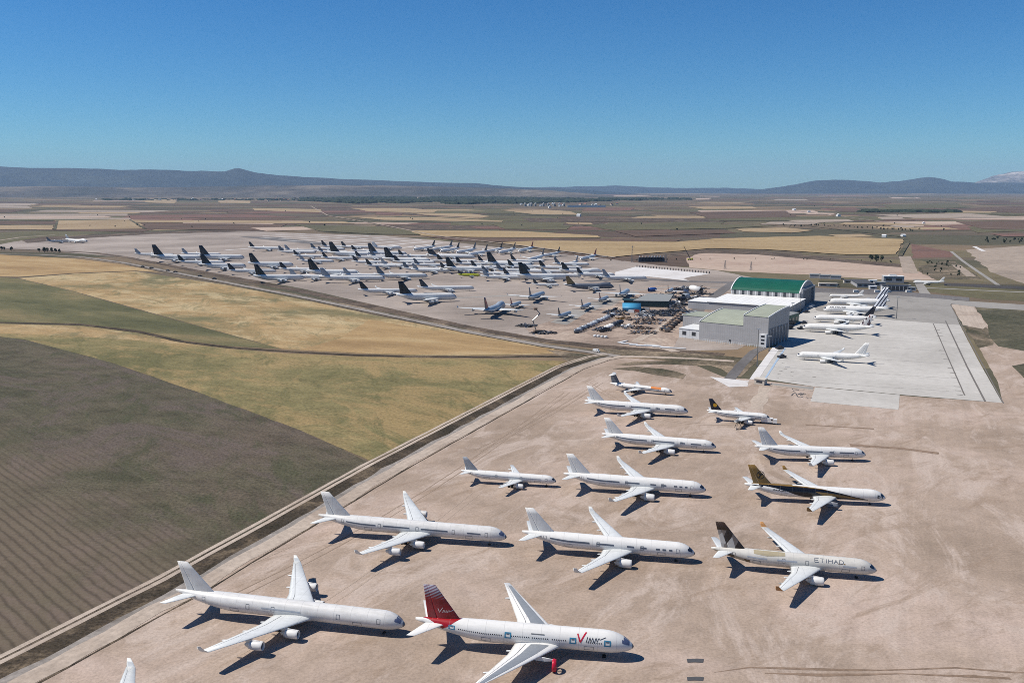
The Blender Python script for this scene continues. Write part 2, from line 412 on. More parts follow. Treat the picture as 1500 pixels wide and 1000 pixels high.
        for side in (-1, 1):
            wg = off(link('wing', s.shared(('wing', side), lambda: panel_mesh(s.wing, side).mesh('wing', M['wing'], True)), e)); omat(wg, M[wing])
            if s.winglet:
                o = link('winglet', s.shared(('wl', side), lambda: panel_mesh(s.wl, side, 1).mesh('winglet', M['wing'], True)), wg); omat(o, M[winglet_mat or wing])
            if panel:
                def pan():
                    mb = MB(); vs = []; ny = 16
                    for i in range(ny+1):
                        y = s.Rw+1.0+(s.ytip-1.6-s.Rw-1)*i/ny; _, xl, c, z, t = lerp_secs(s.wing, y)
                        for j in range(7):
                            p = .17+.43*j/6; vs.append((-(xl+c*p), y*side, z+t*c*.5*af(p)*1.15+.05))
                    fs = [(i*7+j, (i+1)*7+j, (i+1)*7+j+1, i*7+j+1) for i in range(ny) for j in range(6)]
                    return mb.add(vs, [f if side > 0 else f[::-1] for f in fs]).mesh('wing_panel', M['wing_dark'])
                link('wing_panel', s.shared(('pan', side), pan), wg)
            if detail:
                for fi in range(fairings):
                    y = s.yk*.75 + (s.ytip*.72-s.yk*.75)*fi/max(1, fairings-1)
                    def fair():
                        _, xl, c, z, t = lerp_secs(s.wing, y); l = 2.6+.10*c
                        return MB().lathe([(-l*.55*u_, .34*math.sqrt(max(0, 1-u_*u_))*(1.15 if u_ < 0 else 1)+.005) for u_ in (-1,-.8,-.5,-.1,.3,.65,.9,1)],
                                          (-(xl+c*.93), y*side, z-.28), 10).mesh('flap_fairing', M['wing'], True)
                    link('flap_fairing', s.shared(('ff', side, fi), fair), wg)
                def slot():
                    mb = MB(); vs = []; ny = 20
                    for i in range(ny+1):
                        y = s.Rw+.6+(s.ytip*.95-s.Rw-.6)*i/ny; _, xl, c, z, t = lerp_secs(s.wing, y)
                        for p in (.725, .745): vs.append((-(xl+c*p), y*side, z+t*c*.5*af(p)*1.15+.03))
                    fs = [(2*i, 2*i+2, 2*i+3, 2*i+1) for i in range(ny)]
                    return mb.add(vs, [f if side > 0 else f[::-1] for f in fs]).mesh('flap_gap', M['line'])
                link('flap_gap', s.shared(('slot', side), slot), wg)
            h, cr, ct, back, swp = s.stab
            if s.ttail:
                zb, zt, fs = s.fin_secs(); zz = zt-.1; x0 = fs[1][1]-.6
            else: zz = s.zc+s.Rz*.42; x0 = s.L-back
            ss = [(.2, x0, cr, zz, .10), (h, x0+swp, ct, zz+(0 if s.ttail else h*.10), .09)]
            st = off(link('horizontal_stabilizer', s.shared(('stab', side), lambda: panel_mesh(ss, side, 1).mesh('horizontal_stabilizer', M['wing'], True)), e)); omat(st, M[stab_mat or wing])
        f = link('tail_fin', s.shared('fin_', lambda: s.fin_mesh().mesh('tail_fin', M['white'], True)), e); omat(f, M[fin or body])
        r = link('rudder', s.shared('rud', lambda: s.fin_mesh('rudder').mesh('rudder', M['white'], True)), f); omat(r, M[rudder_mat or fin or body])
        # engines
        for i, (y, d, ln, fwd) in enumerate(s.engines):
            for side in (-1, 1):
                mode = (engines or {}).get((i, side), 'full')
                if s.rear: xe, ze, ye = s.L-s.tlen*1.02, s.zc+s.Rz*.35, y*side
                else:
                    _, xl, c, z, t = s.wingz(y); xe, ze, ye = xl-fwd, z-d*.62-.25, y*side
                if mode != 'none':
                    def nac(d=d, ln=ln, mode=mode):
                        if mode == 'ring': pr = [(-.0, d*.40), (.05, d*.46), (-.15, d*.50), (-.7, d*.52), (-1.1, d*.5), (-1.1, d*.44), (-.3, d*.40)]
                        elif mode == 'core': pr = [(-.4, .05), (-.6, d*.24), (-1.6, d*.30), (-2.4, d*.24), (-4.4, d*.26), (-5.4, d*.16), (-6, .1)]
                        else: pr = [(-ln*.12, d*.40), (-.05, d*.425), (0, d*.45), (-.08, d*.47), (-ln*.12, d*.5), (-ln*.38, d*.515), (-ln*.62, d*.47), (-ln*.74, d*.42), (-ln*.735, d*.36), (-ln*.74, d*.29), (-ln*.92, d*.22), (-ln*.92, d*.14), (-ln*1.02, .05)]
                        return MB().lathe(pr, (0,0,0), 24).mesh('engine', M['white'], True)
                    en = link('engine', s.shared(('nac', d, mode), nac), e, (s.L/2-xe, ye, ze)); omat(en, M['crimson' if mode == 'ring' else ('slate' if mode == 'core' else nacelle)])
                    if mode == 'full' :
                        link('fan_face', s.shared(('fan', d), lambda: MB().lathe([(-ln*.11, .01), (-ln*.115, d*.41)], (0,0,0), 20).mesh('fan_face', M['dark'])), en)
                    par = en
                    pl = (0, 0, 0)
                else: par, pl = e, (s.L/2-xe, ye, ze)
                if not s.rear:
                    def pyl(d=d, fwd=fwd, c=c):
                        mb = MB(); top = d*.62+.12; lo = d*.36
                        sec = [(-1.0, lo, lo+.5), (-fwd*.75, lo-.2, top-.25), (-fwd-1.2, lo*.9, top-.02), (-fwd-c*.42, top-.75, top-.3)]
                        vs = []
                        for x, z0, z1 in sec:
                            wd_ = .26 if x != -1.0 else .10
                            vs += [(x, -wd_, z0), (x, wd_, z0), (x, wd_*.7, z1), (x, -wd_*.7, z1)]
                        fs = []
                        for q in range(3):
                            for k_ in range(4): fs.append((q*4+k_, q*4+(k_+1) % 4, (q+1)*4+(k_+1) % 4, (q+1)*4+k_))
                        fs += [(3,2,1,0), (12,13,14,15)]
                        return mb.add(vs, [f_[::-1] for f_ in fs]).mesh('engine_pylon', M['white'])
                    o = link('engine_pylon', s.shared(('pyl', i), pyl), par, pl)
        # undercarriage
        w0 = s.wing[0]; xm = w0[1]+w0[2]*.86; xn_ = s.mlen*.95
        def gear(big):
            def f_():
                zt = s.zc-s.Rz*.6; mb = MB(); mb.cyl((0,0,.5), (0,0,zt), .16 if big else .12)
                if big: mb.cyl((.8,0,.62), (-.8,0,.62), .14); mb.cyl((0,0,1.2), (-1.5,0,zt), .09)
                mb.cyl((0,-.6,.55), (0,.6,.55), .09); return mb.mesh('landing_gear', M['metal'])
            return f_
        def wheel(): return MB().lathe([(-.2,.1),(-.2,.5),(-.14,.58),(.14,.58),(.2,.5),(.2,.1)], (0,0,0), 14, 'y').mesh('wheel', M['tyre'], True)
        for x, y, big in ((xn_, 0, 0), (xm, s.geary, 1), (xm, -s.geary, 1)):
            g = link('landing_gear', s.shared(('gear', big), gear(big)), e, (s.L/2-x, y, 0))
            if detail:
                for wx in ((-.75, .75) if big else (0,)):
                    for wy in (-.5, .5): link('wheel', s.shared('wheel', wheel), g, (wx, wy, .58))
        # cockpit windows
        ck = s.shared('cock', lambda: s.cock().mesh('cockpit_window', M['glass'])) 
        o = link('cockpit_window', ck, e); omat(o, M[cockpit])
        if detail: link('nose_cover', s.shared('nosec', lambda: s.patch(.02, .5, -math.pi, math.pi, .03, 4, 16).mesh('nose_cover', M['slate'], True)), e)
        return e
    def cock(s):
        x0, x1 = s.mlen*.15, s.mlen*.34; mb = MB()
        def lo(x): return R_(66) - (x-x0)*.02
        for sg in (-1, 1):
            p = MB(); s.patch(x0, x1, lambda x: sg*R_(4), lambda x: sg*R_(62), .03, 4, 8, p)
            mb.add(p.v, p.f if sg > 0 else [f[::-1] for f in p.f])
            p = MB(); s.patch(x1, x1+s.D*.07, lambda x: sg*R_(36), lambda x: sg*R_(60), .03, 2, 4, p)
            mb.add(p.v, p.f if sg > 0 else [f[::-1] for f in p.f])
        mb.m = [0]*len(mb.f); return mb
    # parts on the skin --------------------------------------------------------------------------------------------
    def strips(s, e, segs, mat='tape', side=1, a=80, h=.62, name='window_tape'):
        da = h/s.Rz/2
        for x0, x1 in segs:
            p = s.patch(x0*s.L, x1*s.L, side*(R_(a)-da), side*(R_(a)+da), .03, None, 2)
            link(name, p.mesh(name, M[mat]), e)
    def door(s, e, x, side=1, a0=64, a1=96, wd=1.15, mat='line', fill=None, name='door', fw=.11):
        """frame of a door drawn proud on the skin, with the leaf as its sub-part when it has a colour of its own"""
        r0, r1 = R_(a0)*side, R_(a1)*side; t = fw/s.Rz*side; mb = MB()
        s.patch(x-wd/2, x-wd/2+fw, r0, r1, .03, 1, 5, mb); s.patch(x+wd/2-fw, x+wd/2, r0, r1, .03, 1, 5, mb)
        s.patch(x-wd/2+fw, x+wd/2-fw, r0, r0+t, .03, 1, 1, mb); s.patch(x-wd/2+fw, x+wd/2-fw, r1-t, r1, .03, 1, 1, mb)
        o = link(name, mb.mesh(name, M[mat]), e)
        if fill:
            am = (r0+r1)/2
            link('door_window', s.patch(x-wd*.22, x+wd*.22, r0+(am-r0)*.35, r0+(am-r0)*.8, .03, 1, 2).mesh('door_window', M[fill]), o)
        return o
FIT = []; PITCH = R_(1.4)   # these jets stand a little nose-down
FONT = {'E': [[(1,0),(0,0),(0,1),(1,1)],[(0,.5),(.8,.5)]], 'T': [[(0,1),(1,1)],[(.5,1),(.5,0)]], 'I': [[(.5,0),(.5,1)]], 'H': [[(0,0),(0,1)],[(1,0),(1,1)],[(0,.5),(1,.5)]],
        'A': [[(0,0),(.5,1),(1,0)],[(.22,.42),(.78,.42)]], 'D': [[(0,0),(0,1),(.6,1),(1,.7),(1,.3),(.6,0),(0,0)]], 'R': [[(0,0),(0,1),(.8,1),(1,.78),(.8,.5),(0,.5)],[(.5,.5),(1,0)]],
        'F': [[(0,0),(0,1),(1,1)],[(0,.5),(.8,.5)]], 'N': [[(0,0),(0,1),(1,0),(1,1)]], 'C': [[(1,.85),(.7,1),(.3,1),(0,.7),(0,.3),(.3,0),(.7,0),(1,.15)]], ' ': []}
def lettering(s, e, text, x0, a_base, h, wd, gap, stroke, mat, side, parent=None):
    """text on the skin; on the right-hand side it reads towards the nose, on the left away from it"""
    mb = MB(); pos = 0
    for ch in text:
        cw = wd*(.35 if ch == 'I' else .6 if ch == ' ' else 1)
        for st in FONT[ch]:
            pts = []
            for u, v in st:
                uu = pos + (u if ch != 'I' else .5)*cw
                pts.append((x0 - uu if side > 0 else x0 + uu, side*(R_(a_base) - v*h/s.Rz)))
            s.ribbon(pts, stroke, .04, mb)
        pos += cw+gap
    return link('airline_lettering', mb.mesh('airline_lettering', M[mat]), e)

A333 = Airliner('A333', 63.7, 5.64, 5.0, 21.6, 11.4, 9.8, 7.2, 29.0, 2.6, 31.5, 3.9, [(9.4, 3.1, 6.2, 4.0)], winglet=1.9)
A332 = Airliner('A332', 58.8, 5.64, 5.0, 18.8, 11.4, 9.8, 7.2, 29.0, 2.6, 31.5, 3.9, [(9.4, 3.1, 6.2, 4.0)], winglet=1.9, fin=(9.4, 8.6, 3.2, 12.6, .9))
A346 = Airliner('A346', 75.3, 5.64, 5.2, 28.4, 12.6, 10.2, 8.2, 30.6, 2.7, 32.5, 3.9, [(9.6, 2.7, 5.8, 3.6), (19.4, 2.7, 5.8, 3.4)], winglet=1.9, fin=(8.8, 9.6, 3.6, 13.6, .9), tail_k=3.6)
A343 = Airliner('A343', 63.7, 5.64, 5.0, 22.0, 11.4, 9.8, 7.2, 29.0, 2.6, 31.5, 3.9, [(9.4, 2.0, 4.8, 3.0), (19.2, 2.0, 4.8, 3.0)], winglet=1.9)
B772 = Airliner('B772', 62.9, 6.2, 5.4, 20.0, 13.2, 10.2, 8.8, 30.2, 1.9, 34, 4.2, [(9.6, 3.4, 6.0, 4.2)], fin=(9.6, 9.6, 3.6, 13.4, 2.2), stab=(10.7, 6.4, 2.4, 9.6, 7.4), tail_k=3.5, nose_k=1.4)
A388 = Airliner('A388', 72.0, 7.1, 6.6, 20.5, 18.0, 14.5, 11.5, 39.4, 3.6, 35, 3.4, [(14.9, 3.3, 6.0, 3.6), (25.7, 3.3, 6.0, 3.4)], Dz=8.4, fin=(14.2, 13.6, 5.2, 18.6, 2.0), stab=(15.2, 9.4, 3.6, 14, 9.8), tail_k=3.1, nose_k=1.2, geary=5.5)
B744 = Airliner('B744', 68.6, 6.5, 5.8, 19.5, 15.2, 12, 9.2, 31.6, 3.6, 40, 4.6, [(11.7, 2.8, 5.2, 3.0), (20.8, 2.8, 5.2, 2.8)], hump=(2.2, 27, 1.45), fin=(10.0, 11.6, 4.0, 15.2, .6), stab=(11, 7.2, 2.4, 11, 7.8), winglet=1.8, tail_k=3.4, geary=5)
A320 = Airliner('A320', 37.6, 3.95, 3.9, 11.2, 6.8, 6.4, 4.1, 16.6, 1.6, 27, 3.9, [(5.75, 2.2, 4.4, 2.6)], fin=(5.9, 5.8, 2.1, 8.4, .6), stab=(6.2, 3.9, 1.5, 5.6, 3.6), nose_k=1.2, tail_k=3.0, geary=3.6)
A319 = Airliner('A319', 33.8, 3.95, 3.9, 9.6, 6.8, 6.4, 4.1, 16.6, 1.6, 27, 3.9, [(5.75, 2.2, 4.4, 2.6)], fin=(5.9, 5.8, 2.1, 8.4, .6), stab=(6.2, 3.9, 1.5, 5.6, 3.6), nose_k=1.2, tail_k=3.0, geary=3.6)
A321 = Airliner('A321', 44.5, 3.95, 3.9, 14.6, 6.8, 6.4, 4.1, 16.6, 1.6, 27, 3.9, [(5.75, 2.2, 4.4, 2.6)], fin=(5.9, 5.8, 2.1, 8.4, .6), stab=(6.2, 3.9, 1.5, 5.6, 3.6), nose_k=1.2, tail_k=3.0, geary=3.6)
MD83 = Airliner('MD83', 41.0, 3.35, 3.3, 19.0, 6.6, 5.0, 4.3, 16.0, 1.3, 26, 3.5, [(2.75, 1.6, 5.2, 0)], fin=(5.4, 5.6, 3.6, 7.0, .1), stab=(6.0, 3.4, 1.4, 5, 2.6), ttail=True, rear=True, nose_k=1.3, tail_k=2.8, geary=2.6)
# ------------------------------------------------------------------ the setting: ground, fields, roads, hills
LAY = {}
def layer_z(layer):
    """every sheet lies at a height of its own, a few millimetres above the one below"""
    if layer >= 100: return layer-100
    k = LAY[layer] = LAY.get(layer, -1)+1
    return .018*layer + .0012*(k % 14)
def poly(name, pts, mat, layer, jit=0.6, step=9, world=False):
    z = layer_z(layer)
    P = [Vector((p[0], p[1], 0)) if world else G(*p) for p in pts]; out = []
    for a, b in zip(P, P[1:]+P[:1]):
        d = b-a; near = min(a.length, b.length); st = max(step, near*.02); k = max(1, min(120, int(d.length/st))); nrm = Vector((-d.y, d.x, 0)).normalized()
        for i in range(k):
            p = a + d*i/k
            if i: p = p + nrm*noise.noise(Vector((p.x*.06, p.y*.06, layer)))*jit*(1+near*.0006) + nrm*noise.noise(Vector((p.x*.4, p.y*.4, layer)))*jit*.4
            out.append((p.x, p.y, z))
    mb = MB(); mb.add(out, [tuple(range(len(out)))])
    o = link(name, mb.mesh(name, mat)); tag(o, kind='structure'); return o
def path(name, pts, wd, mat, layer, jit=.25, dx=0.0):
    """strip of constant real width along photo points; dx shifts it sideways in metres"""
    P = [G(*p) for p in pts]; Q = []; zl = layer_z(layer)
    for a, b in zip(P, P[1:]):
        k = max(1, int((b-a).length/max(8, a.length*.01))); Q += [a+(b-a)*i/k for i in range(k)]
    Q.append(P[-1]); vs = []
    for i, p in enumerate(Q):
        d = (Q[min(len(Q)-1, i+1)]-Q[max(0, i-1)]).normalized(); n = Vector((-d.y, d.x, 0))
        j1 = noise.noise(p*.07)*jit; j2 = noise.noise(p*.07+Vector((9, 3, 1)))*jit
        a, b = p+n*(dx+wd/2+j1), p+n*(dx-wd/2+j2); vs += [(a.x, a.y, zl), (b.x, b.y, zl)]
    mb = MB(); mb.add(vs, [(2*i+1, 2*i+3, 2*i+2, 2*i) for i in range(len(Q)-1)])
    o = link(name, mb.mesh(name, mat)); tag(o, kind='structure'); return o

g_far = N('far_farmland', .95, .1)
v = g_far.n('TexVoronoi', feature='F1', distance='CHEBYCHEV'); g_far.l(g_far.map((.0021, .0038, 1), R_(14)), v.inputs['Vector']); v.inputs['Scale'].default_value = 1; v.inputs['Randomness'].default_value = .9
cc = g_far.ramp(g_far.xyz(v.outputs['Color'])[0], [(0, alb((112,100,84))), (.2, alb((96,92,74))), (.38, alb((128,112,92))), (.52, alb((104,88,76))), (.66, alb((120,110,86))), (.8, alb((142,122,98))), (.93, alb((90,86,68)))], 'CONSTANT')
ff = g_far.noise(g_far.map((1,1,1)), .0016, 8, .68)
cc = g_far.mix(1.0, cc, g_far.ramp(ff, [(.3, (.72,.72,.74)), (.5, (1,1,1)), (.7, (1.25,1.2,1.15))]), 'MULTIPLY')
ff = g_far.noise(g_far.map((1,1,1)), .03, 6, .7)
cc = g_far.mix(1.0, cc, g_far.ramp(ff, [(.3, (.8,.8,.8)), (.7, (1.15,1.15,1.15))]), 'MULTIPLY')
M['far'] = g_far.out(cc)
mb = MB()
gx = [-44000, -20000, -6000, -2000, 0, 2000, 6000, 20000, 44000]; gy = [-2500, 0, 1500, 4000, 10000, 25000, 44500]
mb.v = [(x, y, 0) for y in gy for x in gx]
mb.f = [(j*9+i, j*9+i+1, (j+1)*9+i+1, (j+1)*9+i) for j in range(len(gy)-1) for i in range(8)]; mb.m = [0]*len(mb.f)
tag(link('ground', mb.mesh('ground', M['far'])), kind='structure')

# directions of the near field edge and of the dirt road, for furrows and streaks
e0, e1 = G(545, 675), G(35, 496); AF = math.atan2((e1-e0).y, (e1-e0).x)
r0, r1 = G(0, 980), G(830, 541); AR = math.atan2((r1-r0).y, (r1-r0).x)
pf = G(165, 700); YF = -pf.x*math.sin(AF) + pf.y*math.cos(AF)     # furrows start beyond this line
a0_, a1_ = G(1105, 553), G(1190, 440); AP = math.atan2((a1_-a0_).y, (a1_-a0_).x)

M['dirt'] = soil('tan_dirt', (181,161,144), (165,146,129), .012, 1.1, contrast=.15, patches=(-AR, .014, (200,182,168), (158,137,118)), streak=(-AR, .22, .07), c3=(196,175,160))
M['dirt_pale'] = soil('pale_track_dirt', (194,178,162), (176,159,143), .02, .5, contrast=.14, streak=(-AR, .5, .12))
M['yard'] = soil('grey_yard_ground', (170,157,146), (152,140,130), .006, .5, contrast=.12, streak=(R_(-27), .08, .08), c3=(182,169,158))
M['yard_dirt'] = soil('scrap_yard_dirt', (176,156,140), (150,132,118), .02, .35, contrast=.22, c3=(196,178,160))
M['bank'] = soil('brown_earth_bank', (104,90,78), (82,72,62), .03, .3, contrast=.35, c3=(128,112,96))
M['scrub'] = soil('scrubby_verge', (118,106,88), (84,80,62), .02, .3, contrast=.42, c3=(158,140,118))
M['gravel'] = soil('grey_gravel_road', (158,150,142), (136,128,120), .03, .4, contrast=.2)
M['tar'] = soil('old_asphalt', (124,120,118), (108,104,102), .01, .3, contrast=.12, streak=(-AP, .2, .08))
M['tar_dark'] = soil('dark_asphalt', (84,80,78), (70,68,66), .01, .3, contrast=.14)
M['concrete'] = soil('pale_concrete', (200,195,187), (188,183,175), .012, .25, contrast=.07, c3=(207,202,194))
M['concrete_grey'] = soil('grey_concrete', (164,159,152), (150,145,138), .012, .25, contrast=.08)
M['concrete_white'] = soil('white_concrete', (226,222,218), (214,208,202), .02, .3, contrast=.06)
M['joint'] = flat('dark_pavement_joint', (120,114,108), .9)
M['blue_line'] = flat('pale_blue_line', (172,192,212), .8, .2)
M['wheat'] = soil('ripe_cereal', (177,148,106), (158,130,92), .006, .55, rz=.4, stretch=2.2, contrast=.16, c3=(188,162,120), streak=(-AF, .12, .05))
M['wheat_pale'] = soil('mixed_ripe_cereal', (174,146,104), (122,116,84), .0052, .55, rz=.5, stretch=1.8, contrast=.22, patches=(-AF, .008, (196,176,136), (120,116,84)), c3=(190,168,128), streak=(-AF, .1, .06))
M['green'] = soil('green_crop', (112,108,76), (90,90,62), .0045, .5, rz=.5, stretch=2.6, contrast=.22, c3=(136,122,88), streak=(-AF, .1, .08))
M['olive'] = soil('olive_crop', (138,127,88), (112,107,72), .0075, .5, rz=.35, stretch=1.4, contrast=.26, patches=(-AF, .009, (164,140,98), (104,102,68)), c3=(164,141,100), streak=(-AF, .1, .08))
M['plough'] = soil('dark_stubble', (98,91,74), (80,79,60), .006, .75, rz=.35, stretch=1.5, contrast=.38, patches=(-AF, .009, (106,94,86), (78,80,58)), c3=(102,91,78), streak=(-AF, .3, .12), furrow=(-AF-math.pi/2, 3.6, .2, (YF, 45)))
M['ditch'] = soil('ditch_weeds', (78,68,56), (60,54,42), .05, .9, contrast=.4, c3=(112,98,80))
M['grassy'] = soil('dull_green_verge', (96,92,74), (76,76,58), .01, .25, contrast=.3, c3=(122,112,90))
M['pinkfield'] = soil('pink_bare_field', (194,172,154), (182,158,141), .006, .12, contrast=.09, streak=(.1, .05, .06))
M['gold'+'field'] = soil('gold_stubble', (178,154,116), (162,138,102), .003, .1, stretch=3, contrast=.14, streak=(.1, .05, .1))
M['brownfield'] = soil('brown_fallow', (112,92,78), (98,82,70), .004, .1, contrast=.15, streak=(.1, .05, .1))
M['redfield'] = soil('red_fallow', (130,100,88), (116,92,82), .006, .1, contrast=.15)
M['tanfield'] = soil('tan_stubble', (176,154,122), (160,138,108), .003, .1, contrast=.12)
M['palefield'] = soil('pale_field', (174,158,142), (156,142,128), .004, .1, contrast=.16)
M['olivefield'] = soil('olive_fallow', (110,104,78), (96,92,70), .004, .1, contrast=.16)
M['stain'] = soil('oily_ground_stain', (148,126,108), (136,116,98), .05, .4, contrast=.2)

# left-hand fields
poly('field', [(-2600,1700),(-1400,1690),(-40,996),(0,975),(250,843),(400,760),(545,678),(440,630),(300,578),(160,530),(35,497),(-60,487),(-420,470),(-1500,640)], M['plough'], 4)
poly('field', [(-420,470),(-60,487),(35,497),(160,530),(300,578),(440,630),(545,676),(700,598),(829,529),(716,525.5),(600,524),(516,522),(414,517),(336,511),(264,502),(204,488),(120,477),(0,474)], M['olive'], 5)
poly('field', [(-200,482),(0,474.5),(120,478),(204,489),(270,502),(285,506),(180,497),(60,490)], M['wheat_pale'], 6)
poly('field', [(-300,408),(0,406),(27,408),(110,428),(250,467),(412,511),(336,507),(264,498),(204,484),(120,474),(0,471.5),(-200,470)], M['green'], 5)
poly('field', [(27,407.5),(110,401),(198,397.5),(330,417),(440,438),(560,464),(700,491),(812,510),(813,518),(714,520.5),(600,520),(516,517),(414,511),(250,466),(110,427)], M['wheat_pale'], 5)
poly('field', [(-300,409),(-300,372),(0,373),(110,379),(180,387.5),(240,400),(198,396.5),(110,400),(27,405.5),(0,405)], M['wheat'], 5)
poly('field', [(540,468),(700,495),(808,511),(809,516.5),(714,519.5),(600,519),(516,516),(440,512),(500,495)], M['wheat'], 6, 2.5)
path('ditch', [(-100,471),(0,472.5),(120,475.5),(204,486),(264,500),(336,509),(414,514.5),(516,520),(600,522.3),(714,523),(800,522),(850,523)], 6.5, M['ditch'], 8, 1.6)
path('ditch', [(-50,406),(27,406.5),(110,400.5),(198,397),(235,399)], 2.6, M['ditch'], 8, .6)

# dirt parking apron in front
poly('dirt_apron', [(-1350,1700),(0,995),(262,858),(420,772),(560,695),(700,620),(850,537),(905,523),(1010,531),(1060,552),(1105,556),(1192,566),(1318,579),(1470,590),(1462,560),(1400,446),(1500,452),(1600,460),(1900,640),(2700,1700)], M['dirt'], 3)
road = [(-1330,1664),(0,978),(250,850),(400,766),(545,684),(700,603),(825,537.5),(868,523.5),(893,519)]
path('verge', road, 11, M['ditch'], 6, 1.4, -1.5)
path('track', road, 2.0, M['dirt_pale'], 8, .3, 2.6)
path('track', road, 2.0, M['dirt_pale'], 8, .3, 5.6)
path('track', road, 9, M['dirt_pale'], 7, 2.0, -11)
path('verge', road, .8, M['ditch'], 7, .5, -16.5)
path('gravel_edge', road, 2.6, M['gravel'], 7, 1.4, -7.2)
# yard, scrap yard and the banks between
poly('storage_yard', [(-120,352),(60,352),(130,346),(250,340),(350,337.5),(420,341),(560,345),(640,352),(760,366),(905,381),(960,388),(1050,396),(1130,412),(1160,470),(1080,512),(990,514),(900,509),(790,496),(690,478),(560,449),(440,422),(320,401),(190,378),(60,366),(-120,364)], M['yard'], 3)
poly('scrap_yard', [(770,482),(830,462),(900,448),(930,425),(960,418),(1040,420),(1075,430),(1050,450),(1000,480),(985,512),(900,507),(790,495)], M['yard_dirt'], 4, 1.5)
bank = [(-60,362),(60,366.5),(140,370.5),(190,378),(320,403),(440,426),(560,453),(690,481),(790,498),(880,508),(990,515),(1060,520)]
path('bank', bank, 17, M['bank'], 5, 3.0)
track2 = [(-60,371.5),(60,373),(120,376.5),(180,384.5),(320,411.5),(440,434.5),(560,459.5),(690,486.5),(800,506.5),(868,516),(905,521.5)]
path('gravel_road', track2, 9, M['gravel'], 6, .6)
path('verge', track2, 5, M['scrub'], 5, 1.5, 7)
path('verge', track2, 2.6, M['ditch'], 7, .8, -6)
poly('verge', [(800,512),(868,520),(893,520),(868,526),(835,533),(829,528),(815,519)], M['scrub'], 7, 2)
poly('verge', [(905,519),(880,510),(990,516),(1060,521),(1110,527),(1085,552),(1040,535),(1000,530),(950,525)], M['scrub'], 5, 3)
path('dirt_road', [(905,522),(960,523),(1010,525),(1075,529)], 7, M['dirt_pale'], 7, 1)
poly('verge', [(900,534),(930,529.5),(980,528.5),(1040,531),(1075,535),(1020,535.5),(960,533.5),(920,535)], M['scrub'], 7, 4)
poly('verge', [(897,540),(930,537),(970,540),(1005,549),(1000,555),(960,549)], M['scrub'], 8, 4)
path('dirt_road', [(990,515),(950,503),(930,500),(970,480),(1005,452),(1040,430)], 8, M['dirt_pale'], 7, 1.5)
path('road', [(1068,556),(1085,535),(1105,515),(1118,509)], 8, M['tar'], 8, .4)
path('road', [(1008,470),(1030,446),(1060,424),(1078,412)], 14, M['tar'], 8, .5)
# concrete apron on the right with its joints, walkway and blue line
poly('concrete_apron', [(1105,553),(1120,530),(1142,500),(1165,470),(1185,440),(1194,431),(1392,444),(1406,476),(1433,528),(1468,590),(1319,578),(1192,566)], M['concrete'], 6, .15)
poly('concrete_apron', [(1194,567),(1318,578.5),(1316,600),(1187,588)], M['concrete'], 7, .15)
poly('asphalt_apron', [(1186,438),(1194,430),(1230,428),(1392,443.5),(1406,476),(1310,469),(1250,463),(1196,455)], M['concrete_grey'], 8, .15)
poly('taxiway', [(1190,430),(1225,422),(1300,428),(1400,440),(1560,450),(1560,458),(1440,451),(1392,445)], M['concrete_grey'], 9, .15)
poly('road', [(1180,421),(1300,425),(1420,436),(1420,441),(1300,432),(1185,428)], M['tar'], 10, .3)
path('pavement_joint', [(1367,474),(1390,527),(1413,579)], .9, M['joint'], 10, .1)
path('pavement_joint', [(1385,470),(1416,536),(1443,588)], 1.2, M['joint'], 10, .1)
path('pavement_joint', [(1392,446),(1470,591)], .8, M['joint'], 10, .1)
for y in (487, 502, 520, 541, 560): path('pavement_joint', [(1150,y-2.5),(1390,y+13)], .22, M['joint'], 10, .05)
for x in (): path('pavement_joint', [(x,468),(x+18,577)], .22, M['joint'], 10, .05)
for x, y in [(1368,483),(1370,487),(1372,492),(1376,513),(1379,519),(1382,526),(1388,539),(1391,546),(1393,553),(1397,566),(1399,572),(1401,578)]:
    path('ground_marking', [(x,y),(x+9,y+.6)], 1.0, M['joint'], 11, .1)
for x, y in [(1145,532),(1141,543),(1139,548),(1136,553),(1148,540),(1158,545),(1157,550),(1190,552),(1150,525)]:
    path('ground_marking', [(x,y),(x+5,y+.5)], .8, M['joint'], 11, .1)
path('ground_marking', [(1119,558),(1134,534),(1150,510)], 1.5, M['blue_line'], 11, .3)
path('walkway', [(1104,556),(1122,530),(1138,508)], 6, M['concrete_white'], 10, .2)
poly('concrete_slab', [(1040,552),(1097,558),(1095,566),(1068,567)], M['concrete_white'], 9, .3)
path('concrete_strip', [(1095,560),(1140,566),(1191,572)], 4, M['dirt_pale'], 9, .4)
poly('asphalt_patch', [(1130,561),(1192,567),(1190,572),(1128,565)], M['concrete_grey'], 8, .3)
poly('dirt_road', [(1095,600),(1112,565),(1130,566),(1118,600)], M['dirt_pale'], 5, 2)
path('ditch', [(1245,652),(1320,657),(1375,664)], 4.5, M['stain'], 5, 1.8)
path('ditch', [(1180,622),(1280,628)], 2.0, M['stain'], 5, 1)
